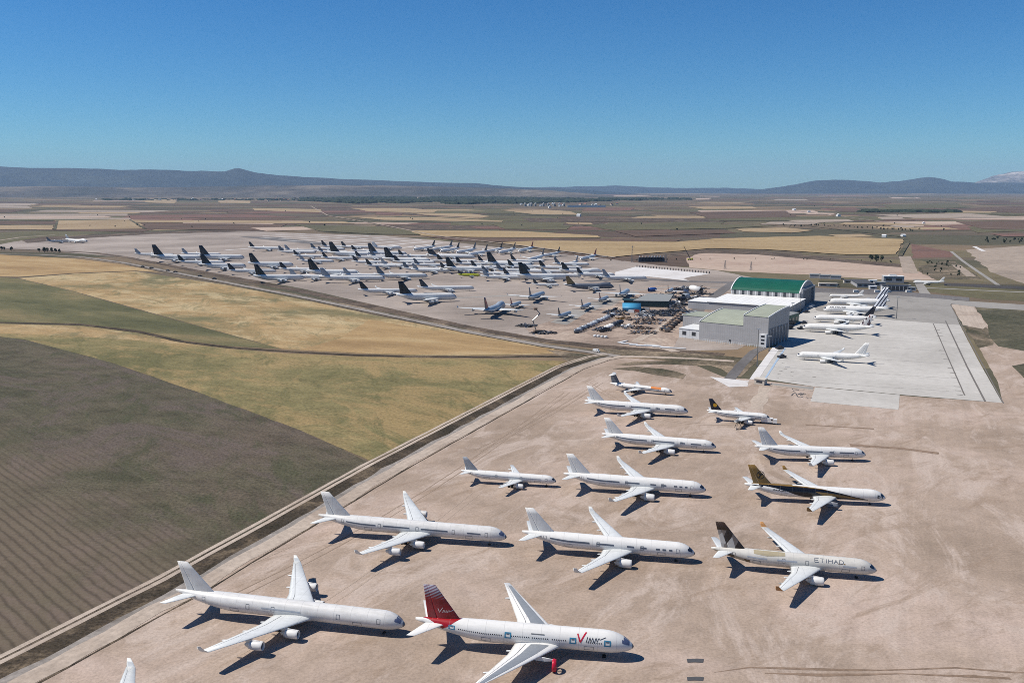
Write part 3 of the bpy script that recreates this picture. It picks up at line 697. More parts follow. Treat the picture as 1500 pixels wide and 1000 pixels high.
# right edge
poly('dirt_ground', [(1394,446),(1424,447),(1446,477),(1440,482),(1410,476)], M['dirt_pale'], 5, 1)
poly('field', [(1426,447),(1600,455),(1600,540),(1500,514),(1462,507),(1448,490),(1447,476)], M['grassy'], 5, 1.5)
poly('verge', [(1410,478),(1446,480),(1455,505),(1434,510)], M['scrub'], 4, 2)
poly('field', [(1482,536),(1560,520),(1620,600),(1530,580)], M['grassy'], 5, 2)
poly('field', [(1340,412),(1420,420),(1600,432),(1600,446),(1440,438),(1345,425)], M['olivefield'], 4, 1)
poly('runway', [(1383,414.5),(1600,424),(1600,428),(1383,418.5)], M['tar_dark'], 6, .2)
path('road', [(1345,421),(1450,426),(1600,432)], 8, M['concrete_grey'], 7, .3)
poly('taxiway', [(1337,409),(1348,409),(1368,438),(1350,436)], M['concrete_grey'], 8, .3)
path('canal', [(1393,368),(1410,382),(1430,396),(1462,417.5)], 6, M['concrete_grey'], 9, .2)
path('canal', [(1427,361),(1441,368)], 9, M['concrete_white'], 9, .2)
poly('field', [(1335,357),(1398,370),(1392,377),(1337,378)], M['redfield'], 3, 3)
poly('field', [(1415,366),(1500,360),(1600,372),(1600,420),(1500,415),(1450,398)], M['palefield'], 3, 4)
poly('field', [(1345,390),(1395,380),(1440,410),(1350,408)], M['scrub'], 4, 4)
path('track', [(1400,388),(1423,405)], 14, M['palefield'], 6, 1)
path('road', [(1325,375),(1330,388),(1334,400)], 22, M['palefield'], 5, 1)
# bare pink land and the white pad behind the hangars
poly('field', [(1005,378),(1030,369.5),(1120,371),(1310,390),(1330,392),(1372,410),(1300,410),(1180,402),(1080,398),(1010,392)], M['pinkfield'], 4, 3)
poly('verge', [(905,383),(960,374),(1030,366),(1110,368),(1320,387),(1322,392),(1110,373),(1030,371),(960,379)], M['bank'], 5, 3)
poly('concrete_pad', [(901.5,398.4),(932,390.5),(1041,400.6),(1010,405.7),(1001,408),(1010,411.6),(986.5,409),(935,403.5),(900,403)], M['concrete_white'], 6, .5)
path('road', [(860,412),(935,408),(1000,412),(1075,414),(1190,420)], 22, M['tar'], 5, 1)
path('road', [(935,425),(990,419),(1060,423)], 8, M['concrete_grey'], 6, 1)
for (x0, y0, x1, y1) in [(385,345.5,448,342.2),(381,349,470,344),(408,350.5,518,344.6),(420,353.5,540,345.6),(455,355.5,570,347.2),(478,356.5,598,349),(520,358,618,351),(545,361.5,634,353),(330,366.5,366,364),(590,363,648,356),(655,364.5,690,361)]:
    path('concrete_strip', [(x0,y0),(x1,y1)], 9, M['concrete_white'], 6, .6)
poly('asphalt_patch', [(350,346.5),(400,347),(480,356),(470,359),(420,354),(380,350)], M['tar'], 5, 3)
path('concrete_strip', [(655,437),(745,433),(790,436)], 10, M['concrete_grey'], 5, 1)
for p in [(862,447),(836,458),(885,440),(912,430),(820,468)]:
    poly('concrete_pad', [(p[0]-14,p[1]+4),(p[0]+4,p[1]-5),(p[0]+26,p[1]-2),(p[0]+10,p[1]+8)], M['concrete_grey'], 6, .6)
path('track', [(-40,378),(40,384),(120,377)], 5, M['scrub'], 4, 1)
poly('field', [(-200,338),(0,341),(80,336.5),(160,336),(260,337),(130,343),(60,347),(0,358),(-200,366)], M['olivefield'], 3, 3)
path('road', [(-50,357),(0,352),(30,347.5),(80,344)], 10, M['palefield'], 5, 1)
poly('bank', [(30,352),(120,345),(210,340),(300,337.5),(420,338),(350,339.5),(220,343),(110,350),(40,356)], M['bank'], 5, 3)
# far fields that can be made out
FAR = [('tanfield',[(83,323.5),(193,322),(208,335.5),(81,336.5)]),('tanfield',[(-100,331),(79,330),(78,336.5),(-100,337)]),('brownfield',[(-100,325),(84,325),(83,329),(-100,330)]),
 ('palefield',[(-100,314),(186,313.5),(188,316.5),(-100,317.5)]),('palefield',[(-100,319.5),(190,319.5),(192,321.5),(-100,322)]),('tanfield',[(205,292),(257,292.5),(258,298),(215,297)]),
 ('tanfield',[(318,293),(366,293.5),(368,298),(322,297.5)]),('palefield',[(-100,298),(58,298),(40,301.5),(-100,302.5)]),('tanfield',[(370,305),(470,307),(471,311.5),(372,308.5)]),
 ('tanfield',[(194,322.5),(500,324.5),(520,328),(196,326)]),('brownfield',[(206,327),(420,329),(400,338),(215,336)]),('pinkfield',[(367,334),(455,332.5),(463,337),(390,339)]),
 ('olivefield',[(430,329),(560,332),(650,345),(560,343.5),(470,339)]),('gold'+'field',[(597,338),(760,339),(876,345.5),(880,348.5),(700,348),(617,346)]),('brownfield',[(620,347),(700,349),(900,350),(1000,351.5),(990,354),(760,355),(680,354)]),
 ('gold'+'field',[(720,356),(800,353),(900,354),(990,355),(1050,350),(1200,346),(1324,351),(1312,373),(1240,373.5),(1120,366),(1040,364.5),(960,371),(900,377),(820,367)]),
 ('tanfield',[(513,305),(600,305),(640,309),(633,312),(540,310)]),('tanfield',[(513,318),(640,319),(737,324),(735,325.5),(560,322.5)]),('tanfield',[(600,312),(690,313.5),(717,317),(700,321),(640,318)]),
 ('brownfield',[(540,311),(640,316),(760,322),(640,317.5)]),('tanfield',[(733,308),(800,307.5),(835,310),(850,315),(780,314)]),('tanfield',[(826,326),(866,327),(870,329.5),(832,328.5)]),
 ('tanfield',[(1077,336),(1150,334),(1192,338),(1160,341.5),(1090,340)]),('tanfield',[(1213,344.5),(1260,343.5),(1282,347.5),(1230,348)]),('palefield',[(1153,323),(1240,321.5),(1254,325),(1170,326.5)]),
 ('tanfield',[(1007,303),(1100,302.5),(1112,306),(1030,306.5)]),('redfield',[(1450,343),(1560,342),(1560,347),(1470,347)]),('palefield',[(1300,330.5),(1340,331.5),(1343,334),(1310,333)]),
 ('olivefield',[(850,330),(1000,327),(1140,331),(1060,335),(900,338)]),('brownfield',[(900,338.5),(1060,337),(1080,342),(930,347)]),('brownfield',[(1010,311),(1150,309),(1170,318),(1040,321)]),
 ('olivefield',[(1290,300),(1400,298),(1420,304),(1310,307)]),('brownfield',[(1260,308),(1390,309),(1380,312.5),(1270,312)]),('palefield',[(1280,315),(1420,313),(1500,320),(1340,320)]),
 ('brownfield',[(1400,325),(1600,322),(1600,338),(1440,336)]),('olivefield',[(720,329),(840,331),(830,337),(740,336)])]
for i, (mm, pts) in enumerate(FAR): poly('field', pts, M[mm], 101.2 + .01*i, 4)
rnd = random.Random(21)
for i in range(190):
    y = 283 + 50*rnd.random()**1.5; x = rnd.uniform(-260, 1740); wd = rnd.uniform(25, 190)*(.5+(y-280)/40); h = rnd.uniform(.05, .16)*(y-277.5)
    if 480 < x < 900 and y > 335 or (x < 700 and y > 336): continue
    mm = rnd.choice(['tanfield','palefield','brownfield','olivefield','brownfield','olivefield','redfield','olivefield','grassy','bank','pinkfield'])
    s1, s2 = rnd.uniform(-1, 1)*h*.5, rnd.uniform(-.3, .3)*wd
    poly('field', [(x,y),(x+wd,y+s1),(x+wd+s2,y+s1+h),(x+s2*.8,y+h)], M[mm], 100.3 + .004*i, 4)
for pts in ([(455,302),(480,316),(560,330),(640,346),(760,360),(900,378)], [(1165,309),(1220,316),(1290,325),(1400,333),(1560,338)], [(1000,322),(1180,331),(1300,345),(1325,348),(1330,356),(1318,375)], [(190,322),(213,336)], [(80,337),(84,324)]):
    path('farm_track', pts, 9, M['palefield' if pts[0][0] in (455, 1165) else 'grassy'], 101.7 + .01*pts[0][0]/100, 1)

# hills: ridges with real depth, seen over the plain
M['hill'] = soil('wooded_hill', (56,62,62), (42,49,50), .0006, .004, contrast=.3, c3=(66,70,64))
M['hill_bare'] = soil('bare_hill_slope', (96,88,78), (70,70,64), .0005, .003, contrast=.25, c3=(128,116,100))
M['rock'] = soil('pale_rock_mountain', (150,142,134), (104,104,104), .0009, .004, contrast=.4, c3=(206,196,184))
def ridge(name, pts, dist, depth, mat, rough=.10, seed=0, front=.75):
    """pts: (column, row) of the skyline; built as rolling ground `depth` metres deep around `dist`"""
    mb = MB(); xs = []; nx = 190; x0, x1 = pts[0][0], pts[-1][0]; ny = 22
    for j in range(ny+1):
        q = j/ny; d = dist - depth*front + depth*q
        for i in range(nx+1):
            px = x0+(x1-x0)*i/nx
            for (a, b), (c, e) in zip(pts, pts[1:]):
                if px <= c: row = b+(e-b)*(px-a)/(c-a); break
            row += noise.fractal(Vector((px*.045, seed*3.1, 0)), 1.0, 2.0, 4)*.55
            top = CAM_H + dist*(HOR-row)/F_PX*1.02
            X, Y = (px-750)/F_PX*d, d
            prof = math.sin(math.pi*min(1, q/front*.5))**1.25 if q < front else math.cos(math.pi*.5*(q-front)/(1-front))
            nz = noise.fractal(Vector((X*.0006, Y*.0006, seed)), 1.0, 2.1, 5)*rough + noise.noise(Vector((X*.0022, Y*.0022, seed+5)))*rough*.35
            mb.v.append((X, Y, max(-2, top)*max(0, prof*(1+nz*(1.2-prof*.9))) - 4))
    mb.f = [(j*(nx+1)+i, j*(nx+1)+i+1, (j+1)*(nx+1)+i+1, (j+1)*(nx+1)+i) for j in range(ny) for i in range(nx)]; mb.m = [0]*len(mb.f)
    tag(link(name, mb.mesh(name, mat, True)), kind='structure')
ridge('hills', [(-330,243),(-100,245),(0,246),(60,247.5),(180,250),(300,251.5),(338,252),(348,249),(356,247.6),(364,249.5),(380,254),(400,257),(440,260),(500,262.5),(560,265),(640,268),(700,269.5),(760,274),(850,277.5),(900,281),(950,284.5)], 26000, 5000, M['hill'], .18, 1)
ridge('hills', [(-330,274),(0,274),(100,273),(220,274.5),(350,272.5),(470,271.5),(560,271.5),(640,273),(720,275),(800,278),(870,284),(930,288.6)], 17000, 3000, M['hill_bare'], .2, 2)
ridge('hills', [(560,282),(600,278),(760,275),(860,273.2),(900,272),(940,274),(1000,275.5),(1060,275),(1100,276.5),(1160,278),(1200,282)], 36000, 9000, M['hill'], .1, 3)
ridge('hills', [(1040,283.5),(1080,280.5),(1120,276),(1160,270),(1185,266),(1215,264.5),(1250,265),(1280,267.5),(1300,266),(1330,264),(1350,261.5),(1372,264),(1385,267),(1420,268),(1450,268),(1600,269),(1800,272)], 29000, 5000, M['hill'], .34, 4)
ridge('mountain', [(1370,284.5),(1390,280),(1420,266),(1440,258.5),(1455,255),(1470,253),(1485,253.5),(1500,256),(1560,250),(1640,256),(1800,268)], 33000, 5000, M['rock'], .4, 5)

# thin haze over the plain
hz = bpy.data.materials.new('haze_air'); hz.use_nodes = True; hn = hz.node_tree
for nd in list(hn.nodes): hn.nodes.remove(nd)
ho = hn.nodes.new('ShaderNodeOutputMaterial'); pv = hn.nodes.new('ShaderNodeVolumePrincipled')
pv.inputs['Color'].default_value = (.5, .72, 1, 1); pv.inputs['Density'].default_value = 1.9e-5; pv.inputs['Anisotropy'].default_value = 0
hn.links.new(pv.outputs[0], ho.inputs['Volume'])
o = link('haze', MB().box(-45000, 45000, -3000, 45500, -6, 1250).mesh('haze', hz)); tag(o, kind='stuff')
# ------------------------------------------------------------------ airliners in front
g1 = 'airliners parked on the dirt apron'
segs33 = [(.46,.56),(.345,.385),(.275,.31),(.20,.222),(.165,.185),(.13,.148),(.60,.83)]
def common(T, e, side=1, segs=None, mat='tape', doors=(.1,.3,.55,.86), cargo=True, dmat='line', h=.62):
    if segs: T.strips(e, segs, mat, side, 78, h)
    for d in doors: T.door(e, d*T.L, side, mat=dmat)
    if cargo:
        for d in (.19, .72): T.door(e, d*T.L, side, 100, 128, 2.8, name='cargo_door')
def jet(T, nose, tail, label, segs=None, doors=(.1,.3,.55,.86), side=1, mat='tape', h=.62, name='airliner', **kw):
    kw.setdefault('detail', 1); kw.setdefault('cockpit', 'glass')
    e = T.place(name, label, g1, nose, tail, **kw)
    common(T, e, side, segs, mat, doors, h=h); return e
e = jet(A346, (593,914), (257,863), 'long weathered white four-engined airliner nearest the field corner, next to the red-tailed jet', [(.43,.60)], (.1,.27,.55,.66,.86), mat='tape_pale', h=.35, body='white_dirty', cockpit='cover')
e2 = jet(A346, (742,786), (466,753), 'long white four-engined airliner with grey window tape, second nearest the field track', [(.13,.2),(.3,.44),(.5,.64),(.68,.84)], (.1,.27,.46,.66,.86), mat='tape', h=.5, body='white_dirty', cockpit='cover')
# third of its kind stands mostly below the frame: its far wing tip shows
p = Vector(e.location)
hd = e.rotation_euler.z
wt = G(193, 964, 8.4); sy = A346.wing[-1]
lx, ly = A346.L/2-(sy[1]+1.2), 31.2
pos = (wt.x - (lx*math.cos(hd)-ly*math.sin(hd)), wt.y - (lx*math.sin(hd)+ly*math.cos(hd)), hd)
jet(A346, None, None, 'airliner cut off by the bottom edge, of which only one white wing tip shows', [(.43,.60)], body='white_dirty', cockpit='cover', at=pos)

# white and red wide-body
e = B772.place('airliner', 'white airliner with red tail, red script lettering and grey wing panels, missing its engines', g1, (928,946), (608,905), body='white', fin='fin_red', wing='white', detail=1,
               panel=True, engines={(0,-1): 'ring', (0,1): 'none'}, cockpit='cover', fairings=2)
T = B772
for d in (.118, .272, .565, .825): T.door(e, d*T.L, 1, 60, 92, 1.9, 'cyan', 'tape', fw=.34)
for d in (.20, .665): T.door(e, d*T.L, 1, 100, 124, 2.7, name='cargo_door')
wme = T.patch(0, .28, R_(76.5), R_(81), .03, 1, 1)   # one window, reused
def window_row(T, e, spans, pitch, a=78, hw=.14, ha=3.2, mat='glass', side=1):
    n = 0
    for x0, x1 in spans:
        x = x0*T.L
        while x < x1*T.L and n < 98:
            me = T.patch(x-hw, x+hw, side*R_(a-ha), side*R_(a+ha), .03, 1, 2).mesh('cabin_window', M[mat]); link('cabin_window', me, e); x += pitch; n += 1
window_row(T, e, [(.145,.205),(.305,.37),(.385,.46),(.47,.55),(.595,.80)], .62)
sweep = lambda q: max(1, (q-.785)/.085*112 if q < .87 else 112-(q-.87)/.085*95)
p = MB()      # red sweep at the root of the fin
T.patch(.785*T.L, .965*T.L, lambda x: 0, lambda x: R_(sweep(x/T.L)), .035, 26, 8, p)
T.patch(.785*T.L, .965*T.L, lambda x: -R_(sweep(x/T.L)), lambda x: 0, .035, 26, 8, p)
link('tail_band', p.mesh('tail_band', M['red'], True), e)
def script(side):
    st = [[(0,.9),(.5,0),(1.5,1.15)], [(1.5,.0),(1.75,.6)], [(1.9,.05),(2.15,.6),(2.35,.1),(2.65,.6),(2.8,.1)], [(2.95,.1),(3.2,.62),(3.4,.15),(3.7,.62),(3.85,.4),(4.9,.72)]]
    return st
mbV, mbI = MB(), MB(); xq, aq, hq = .268*T.L, 80, 2.6
for i, stt in enumerate(script(1)):
    pts = [(xq-1.0-u*1.62, R_(aq)-vv*hq/T.Rz) for u, vv in stt]
    T.ribbon(pts, .40 if i == 0 else .17, .05, mbV if i == 0 else mbI)
link('red_lettering', mbV.mesh('red_lettering', M['crimson']), e); link('dark_lettering', mbI.mesh('dark_lettering', M['charcoal']), e)
mbF = MB(); zb, zt, fs = T.fin_secs()
for i, stt in enumerate(script(1)): T.finribbon([(fs[0][1]+5.6-u*.95+1.2, zb+2.2+vv*1.3) for u, vv in stt], .15, 1, mbF)
f = [c for c in e.children if c.name.startswith('tail_fin')][0]
link('white_lettering', mbF.mesh('white_lettering', M['white']), f)
p = MB(); T.ribbon([(.46*T.L-.0, R_(58)), (.40*T.L, R_(58))], .3, .04, p); link('airline_lettering', p.mesh('airline_lettering', M['line']), e)

# twin-jets in white
jet(A333, (1018,810), (764,777), 'white twin-jet with dashed grey window tape, beside the tan-and-brown-tailed jet', segs33)
jet(A333, (1034,717), (825,692), 'white twin-jet with dashed grey window tape, right of the small plain jet', segs33)
jet(A333, (1047,653.5), (883,633), 'white twin-jet whose nose lies just below the small navy-tailed jet', [(.6,.87),(.36,.55),(.27,.31),(.13,.22)])
jet(A333, (1008,602.5), (856,585.5), 'white twin-jet parked just in front of the T-tailed jet', [(.6,.87),(.36,.55),(.27,.31),(.13,.22)])
jet(A332, (1268,665), (1105,651), 'white twin-jet standing behind the black and gold jet', [(.6,.84),(.40,.55),(.30,.34),(.12,.25)])
e = jet(A321, (814.5,704.5), (675,688), 'small plain white twin-jet with light grey fin and wings, left of the row', [(.15,.85)], (.1,.36,.62,.88), mat='grey', h=.3, fin='grey')
# black, gold and white
T = A332
e = jet(A333, (1297,728), (1090,706), 'black, gold and white twin-jet with a round bird emblem on its gold fin', None, (.06,), fin='gold', engines={(0,-1): 'core'}, winglet_mat='gold', fairings=4)
T = A333
p = MB(); T.patch(.08*T.L, .66*T.L, lambda x: R_(118-(x/T.L-.08)*60 if x < .42*T.L else 97.6+(x/T.L-.42)*70), lambda x: R_(124 if x < .42*T.L else 124-(x/T.L-.42)*20), .03, 40, 5)
def band(lo, hi, x0, x1, mat, nm, off):
    for sg in (1, -1): link(nm, T.patch(x0*T.L, x1*T.L, lambda x: sg*R_(lo(x/T.L)), lambda x: sg*R_(hi(x/T.L)), off, 60, 6).mesh(nm, M[mat], True), e)
clampf = lambda v_, a_, b_: max(a_, min(b_, v_))
def pw(*kp):
    def f_(q):
        for (a, p_), (b, r_) in zip(kp, kp[1:]):
            if q <= b: return p_ if q < a else p_+(r_-p_)*(q-a)/(b-a)
        return kp[-1][1]
    return f_
blo = pw((.13,120),(.22,98),(.32,72),(.45,46),(.6,34),(.9,30)); bhi = pw((.13,126),(.2,132),(.58,132),(.64,112),(.70,84),(.78,64),(.9,48))
band(blo, bhi, .13, .90, 'black', 'black_band', .03)
band(pw((.16,122),(.3,92),(.42,76),(.5,70)), pw((.16,123),(.3,112),(.42,118),(.5,72)), .16, .5, 'gold', 'gold_band', .045)
band(lambda q: blo(q)-clampf((q-.36)*60, 1, 13), blo, .36, .90, 'gold', 'gold_stripe', .045)
band(lambda q: 3, lambda q: 20, .66, .95, 'gold', 'gold_band', .04)
band(lambda q: 52 , lambda q: 70, .87, .95, 'navy', 'navy_panel', .04)
mbL = MB()
for i in range(5): T.ribbon([(.80*T.L-i*1.15, R_(88)), (.80*T.L-i*1.15-.5, R_(76+(i % 2)*4)), (.80*T.L-i*1.15-.9, R_(88))], .34, .05, mbL)
link('dark_lettering', mbL.mesh('dark_lettering', M['charcoal']), e)
f = [c for c in e.children if c.name.startswith('tail_fin')][0]; zb, zt, fs = T.fin_secs(); mbF = MB(); cx, cz = fs[0][1]+5.6, zb+4.3
for sg in (1, -1):
    T.finribbon([(cx+1.7*math.cos(a*math.pi/10), cz+1.7*math.sin(a*math.pi/10)) for a in range(21)], .34, sg, mbF)
    T.finribbon([(cx+1.0, cz+1.1), (cx+.1, cz-.1), (cx-1.0, cz+.7)], .5, sg, mbF); T.finribbon([(cx+.2, cz+.9), (cx+.1, cz-.2), (cx+.7, cz-1.2)], .6, sg, mbF)
link('bird_emblem', mbF.mesh('bird_emblem', M['black']), f)
T.door(e, .028*T.L+1.2, 1, 62, 100, 2.4, 'navy', 'tape', fw=.35)
# cream with lettering
M['tan_paint'] = paint('tan_paint', (196,182,150), .2)
e = jet(A332, (1284,834), (1041,800), 'cream twin-jet with brown faceted tail, tan patches and dark lettering by its nose', [(.48,.60),(.66,.78),(.13,.21)], (.09,.42,.56,.86), body='cream', fin='fin_facets', winglet_mat='winglet_tan', mat='tape_pale', fairings=4, h=.5, rudder_mat='fin_facets')
T = A332
band(lambda q: 8, lambda q: 58-abs(q-.66)*120, .55, .74, 'tan_paint', 'tan_patch', .03)
band(lambda q: 108-clampf((q-.80)/.14, 0, 1)*24, lambda q: 150, .76, .985, 'body_facets', 'faceted_band', .035)
lettering(T, e, 'ETIHAD', .375*T.L, 65, 1.45, 1.4, .5, .2, 'slate', 1)
mbL = MB()
for i in range(3): T.ribbon([(.235*T.L-i*.9, R_(63)), (.235*T.L-i*.9-.6, R_(63))], .3, .04, mbL)
link('emblem', mbL.mesh('emblem', M['gold']), e)
# small jets
e = jet(A319, (1128,613), (1035,601), 'small white twin-jet with navy tail and yellow disc, alone beside a ground vehicle', [(.14,.85)], (.1,.86), fin='navy', mat='tape', h=.35)
T = A319
f = [c for c in e.children if c.name.startswith('tail_fin')][0]; zb, zt, fs = T.fin_secs(); mbF = MB(); cx, cz = fs[0][1]+4.2, zb+2.9
T.finribbon([(cx+.55*math.cos(a*math.pi/8), cz+.55*math.sin(a*math.pi/8)) for a in range(17)], 1.0, 1, mbF); link('tail_disc', mbF.mesh('tail_disc', M['yellow']), f)
omat(f.children[-1], flat('ochre_disc', (222,168,40), .4))
e = jet(MD83, (984.5,574), (893,560.5), 'slim T-tailed jet with orange patch behind the cockpit, farthest on the dirt apron', [(.2,.6)], (.1,), fin='slate', mat='tape', h=.35, fairings=2, stab_mat='white')
T = MD83
band(lambda q: 6, lambda q: 80-(q-.17)*60, .17, .33, 'orange', 'orange_patch', .03)
band(lambda q: 100, lambda q: 118, .1, .8, 'grey', 'grey_stripe', .03)

# ------------------------------------------------------------------ on the concrete apron, noses to the hangars
g2 = 'airliners parked on the concrete apron'
def apron(T, nose, tail, label, **kw):
    kw.setdefault('detail', 1); kw.setdefault('cockpit', 'glass')
    return T.place('airliner', label, g2, nose, tail, hd=159, **kw)
e = apron(A332, (1165,519), (1275,521.5), 'white twin-jet standing alone at the near end of the concrete apron', fairings=3); common(A332, e, -1, None)
e = apron(A332, (1178,482), (1277,478), 'white twin-jet with lattice-patterned tail on the concrete apron', fin='fin_lattice')
e = apron(A332, (1194,468), (1281,464), 'white twin-jet with dark purple fin on the concrete apron', fin='navy')
e = apron(A388, (1203,452), (1305,452.5), 'large double-deck four-engined airliner with blue striped fin and dark lettering', fin='fin_stripes'); T = A388
lettering(T, e, 'AIR FRANCE', .10*T.L, 66, 1.8, 1.5, .5, .36, 'navy', -1)
mbL = MB(); T.strips(e, [(.16,.82)], 'tape_pale', -1, 84, .3)
e = apron(A388, (1216,440), (1300,442.5), 'double-deck airliner standing behind the other double-deck airliner on the apron', fin='fin_stripes')
e = apron(A321, (1216,434), (1264,431.5), 'small white jet farthest along the concrete apron')
e = apron(A321, (1375,413.5), (1347,412), 'white jet parked by itself beside the far taxiway', body='white', detail=0)

# ------------------------------------------------------------------ the crowded storage yard
g3 = 'airliners stored in the far yard'
ORD = ['first','second','third','fourth','fifth','sixth','seventh','eighth','ninth','tenth','eleventh','twelfth','thirteenth','fourteenth','fifteenth','sixteenth','seventeenth','eighteenth','nineteenth','twentieth','twenty-first','twenty-second','twenty-third','twenty-fourth','twenty-fifth','twenty-sixth','twenty-seventh','twenty-eighth','twenty-ninth','thirtieth','thirty-first','thirty-second']
W, X, Q, J, S, T3 = A388, A346, A343, B744, A320, A333
ROWS = {
 'roadside row of the yard': [
  (X,(197.5,363.5),(258,372),'grey'),(W,(224.5,363),(293,379),'navy'),(X,(260.5,374),(324,385),'navy'),(X,(266.5,363),(322,370.5),'grey'),(W,(293,362),(357,377),'navy'),(W,(295,372.5),(364,388),'navy'),
  (X,(334,385.5),(399,396),'navy'),(W,(366,371),(432,386),'black'),(W,(374,387),(450,402),'black'),(X,(410,383.5),(474,393),'navy'),(X,(424,393),(490,406),'grey'),(W,(452.5,381.5),(523,400),'black'),(X,(470,396),(554,413),'grey'),
  (X,(503,391.5),(567,402.5),'grey'),(X,(527,412),(600,425),'black'),(T3,(551,393.5),(619,409),'slate'),(W,(585.4,411.5),(664.6,430.5),'black'),(X,(615,408.6),(676,418.5),'charcoal')],
 'middle rows of the yard': [
  (T3,(365,356),(406,366.5),'charcoal'),(X,(408,360),(460,369.5),'slate'),(X,(417,358),(470,364),'grey'),(T3,(430,366),(474,375.5),'charcoal'),(T3,(466,360.5),(508,369),'slate'),(T3,(471,354),(515,362.5),'navy'),
  (T3,(472,369),(518,378.5),'black'),(W,(483.5,358.5),(547,374.5),'black'),(X,(515,359),(566,367),'charcoal'),(T3,(516.5,374),(560,383.5),'charcoal'),(X,(520.5,367.5),(572,377),'navy'),(W,(540,357.5),(594,371.5),'charcoal'),
  (T3,(558,378),(606,388.5),'grey'),(W,(564,366),(628,381),'black'),(X,(583.5,365.5),(632,373.5),'charcoal'),(T3,(604,385),(652,395),'grey'),(T3,(606,378),(656,387),'slate'),(X,(626.5,365.5),(680,380),'navy'),
  (X,(631,367),(690,377.5),'charcoal'),(W,(654,376),(712,391),'black'),(X,(668,376),(720,384),'navy'),
  (T3,(438,372.5),(482,381),'grey'),(X,(455,356),(505,364),'slate'),(X,(500,353.5),(548,361.5),'charcoal'),(T3,(536,379),(580,388),'black'),(X,(577,373.5),(628,382),'navy'),(T3,(597,372),(640,381),'grey'),(T3,(645,384),(690,393),'charcoal'),(X,(542,366),(590,374),'slate'),(T3,(690,381),(735,390),'charcoal'),(T3,(590,383),(635,391),'slate'),(X,(640,372),(694,381),'black')],
 'right-hand end of the yard': [
  (X,(706,389),(760,399),'slate'),(T3,(737,392),(782,402),'charcoal'),(X,(744,380),(795,389),'black'),(T3,(793,392),(838,402),'grey'),(T3,(700,374),(745,383),'navy'),(X,(727,385),(781,395),'slate'),(T3,(748,373),(793,382),'charcoal'),(X,(790,381),(842,390),'black'),(T3,(812,377),(857,386),'slate'),(T3,(845,391),(890,400),'charcoal'),(T3,(707,394),(757,405),'grey'),(W,(714.5,371.5),(774,388),'black'),(W,(761,387),(825,403),'black'),(X,(767,386),(826,395),'charcoal'),(S,(781,408),(812,415),'charcoal'),
  (J,(823,384),(879,401),'black'),(J,(830,404),(877,411.5),'gold'),(T3,(882.6,396),(942,408.5),'grey')],
 'far row facing the other way': [
  (T3,(637,354.5),(609.5,364),'charcoal'),(T3,(662.5,354.5),(640,361),'slate'),(T3,(673,356.5),(649,367.5),'black'),(T3,(697,358),(676,365),'slate'),(T3,(714,361),(688.5,370.5),'charcoal'),(T3,(736,357),(715,367),'navy'),
  (T3,(755,358),(731,374.5),'charcoal'),(T3,(781,356),(759.5,371),'red'),(T3,(797,367),(771.6,379),'slate'),(T3,(820,362),(799,376),'navy'),(T3,(846.6,374),(822.6,384),'grey'),(T3,(873.6,366),(852,379.5),'red')],
}
HDG = {'roadside row of the yard': 15, 'middle rows of the yard': 11, 'right-hand end of the yard': 13, 'far row facing the other way': -118}
BODY = {'roadside row of the yard': 'white', 'middle rows of the yard': 'white', 'right-hand end of the yard': 'white', 'far row facing the other way': 'white'}
SIZE = {id(W): 'huge tall-finned', id(X): 'long slim', id(T3): 'wide-bodied', id(J): 'hump-backed', id(S): 'small'}
for row, items in ROWS.items():
    items = sorted(items, key=lambda t: t[1][0]); cnt = {}
    for i, (T, ft, ns, col) in enumerate(items):
        lab = f'{SIZE[id(T)]} airliner with {col} fin, {ORD[i]} from left in {row}'
        T.place('airliner', lab, g3, ns, ft, body=BODY[row] if col != 'gold' else 'slate', fin=col, finmode=True, hd=HDG[row]+(i*37 % 9)-4, k=1.1)
B744.place('airliner', 'plain white hump-backed airliner without markings among the dark-finned ones', g3, (585,365.5), (545,353), body='white', fin='white', finmode=True, hd=11)
S.place('airliner', 'small yellow-green jet parked under the wing of a larger airliner', g3, (704,402), (671,394.5), body='yellow', fin='charcoal', finmode=True, hd=11)
B744.place('airliner', 'blue-bellied hump-backed airliner with red and blue fin, nearest the road end of the yard', g3, (742,446.5), (705,441), body='silver', belly='blue', fin='red', finmode=True, rudder_mat='navy')
for (T, ft, ns, col, lab) in [(S,(746,439),(764,443.5),'red','small jet with red fin right behind the blue-bellied hump-backed airliner'),(T3,(773,424),(798,430),'slate','white twin-jet seen from behind with wings spread, beside the pale concrete strip'),
   (S,(815,454),(838,458),'charcoal','small dark-finned jet nearest the row of ground equipment'),(S,(850,441),(866,445.5),'charcoal','small jet on a pale pad, second in the diagonal line of small jets'),
   (S,(876,431),(892,435.5),'red','small red-finned jet on a pale pad beside the twin-jet with bare white wings'),(T3,(903,422.5),(924,424),'grey','white twin-jet with broad wings just above the scrap yard'),(S,(976,420),(987,423),'red','small red-finned jet beyond the grey shed roof')]:
    T.place('airliner', lab, 'airliners seen from behind at the near end of the yard', ns, ft, body='silver', fin=col, finmode=True)
B744.place('airliner', 'white hump-backed airliner alone at the far left end of the yard', g3, (127,354), (96,343.5), body='white', fin='grey', finmode=True, hd=-20)
T3.place('airliner', 'airliner with open engine covers left of the lone white hump-backed airliner', g3, (92,354), (68,346), body='silver', fin='slate', finmode=True, hd=30)
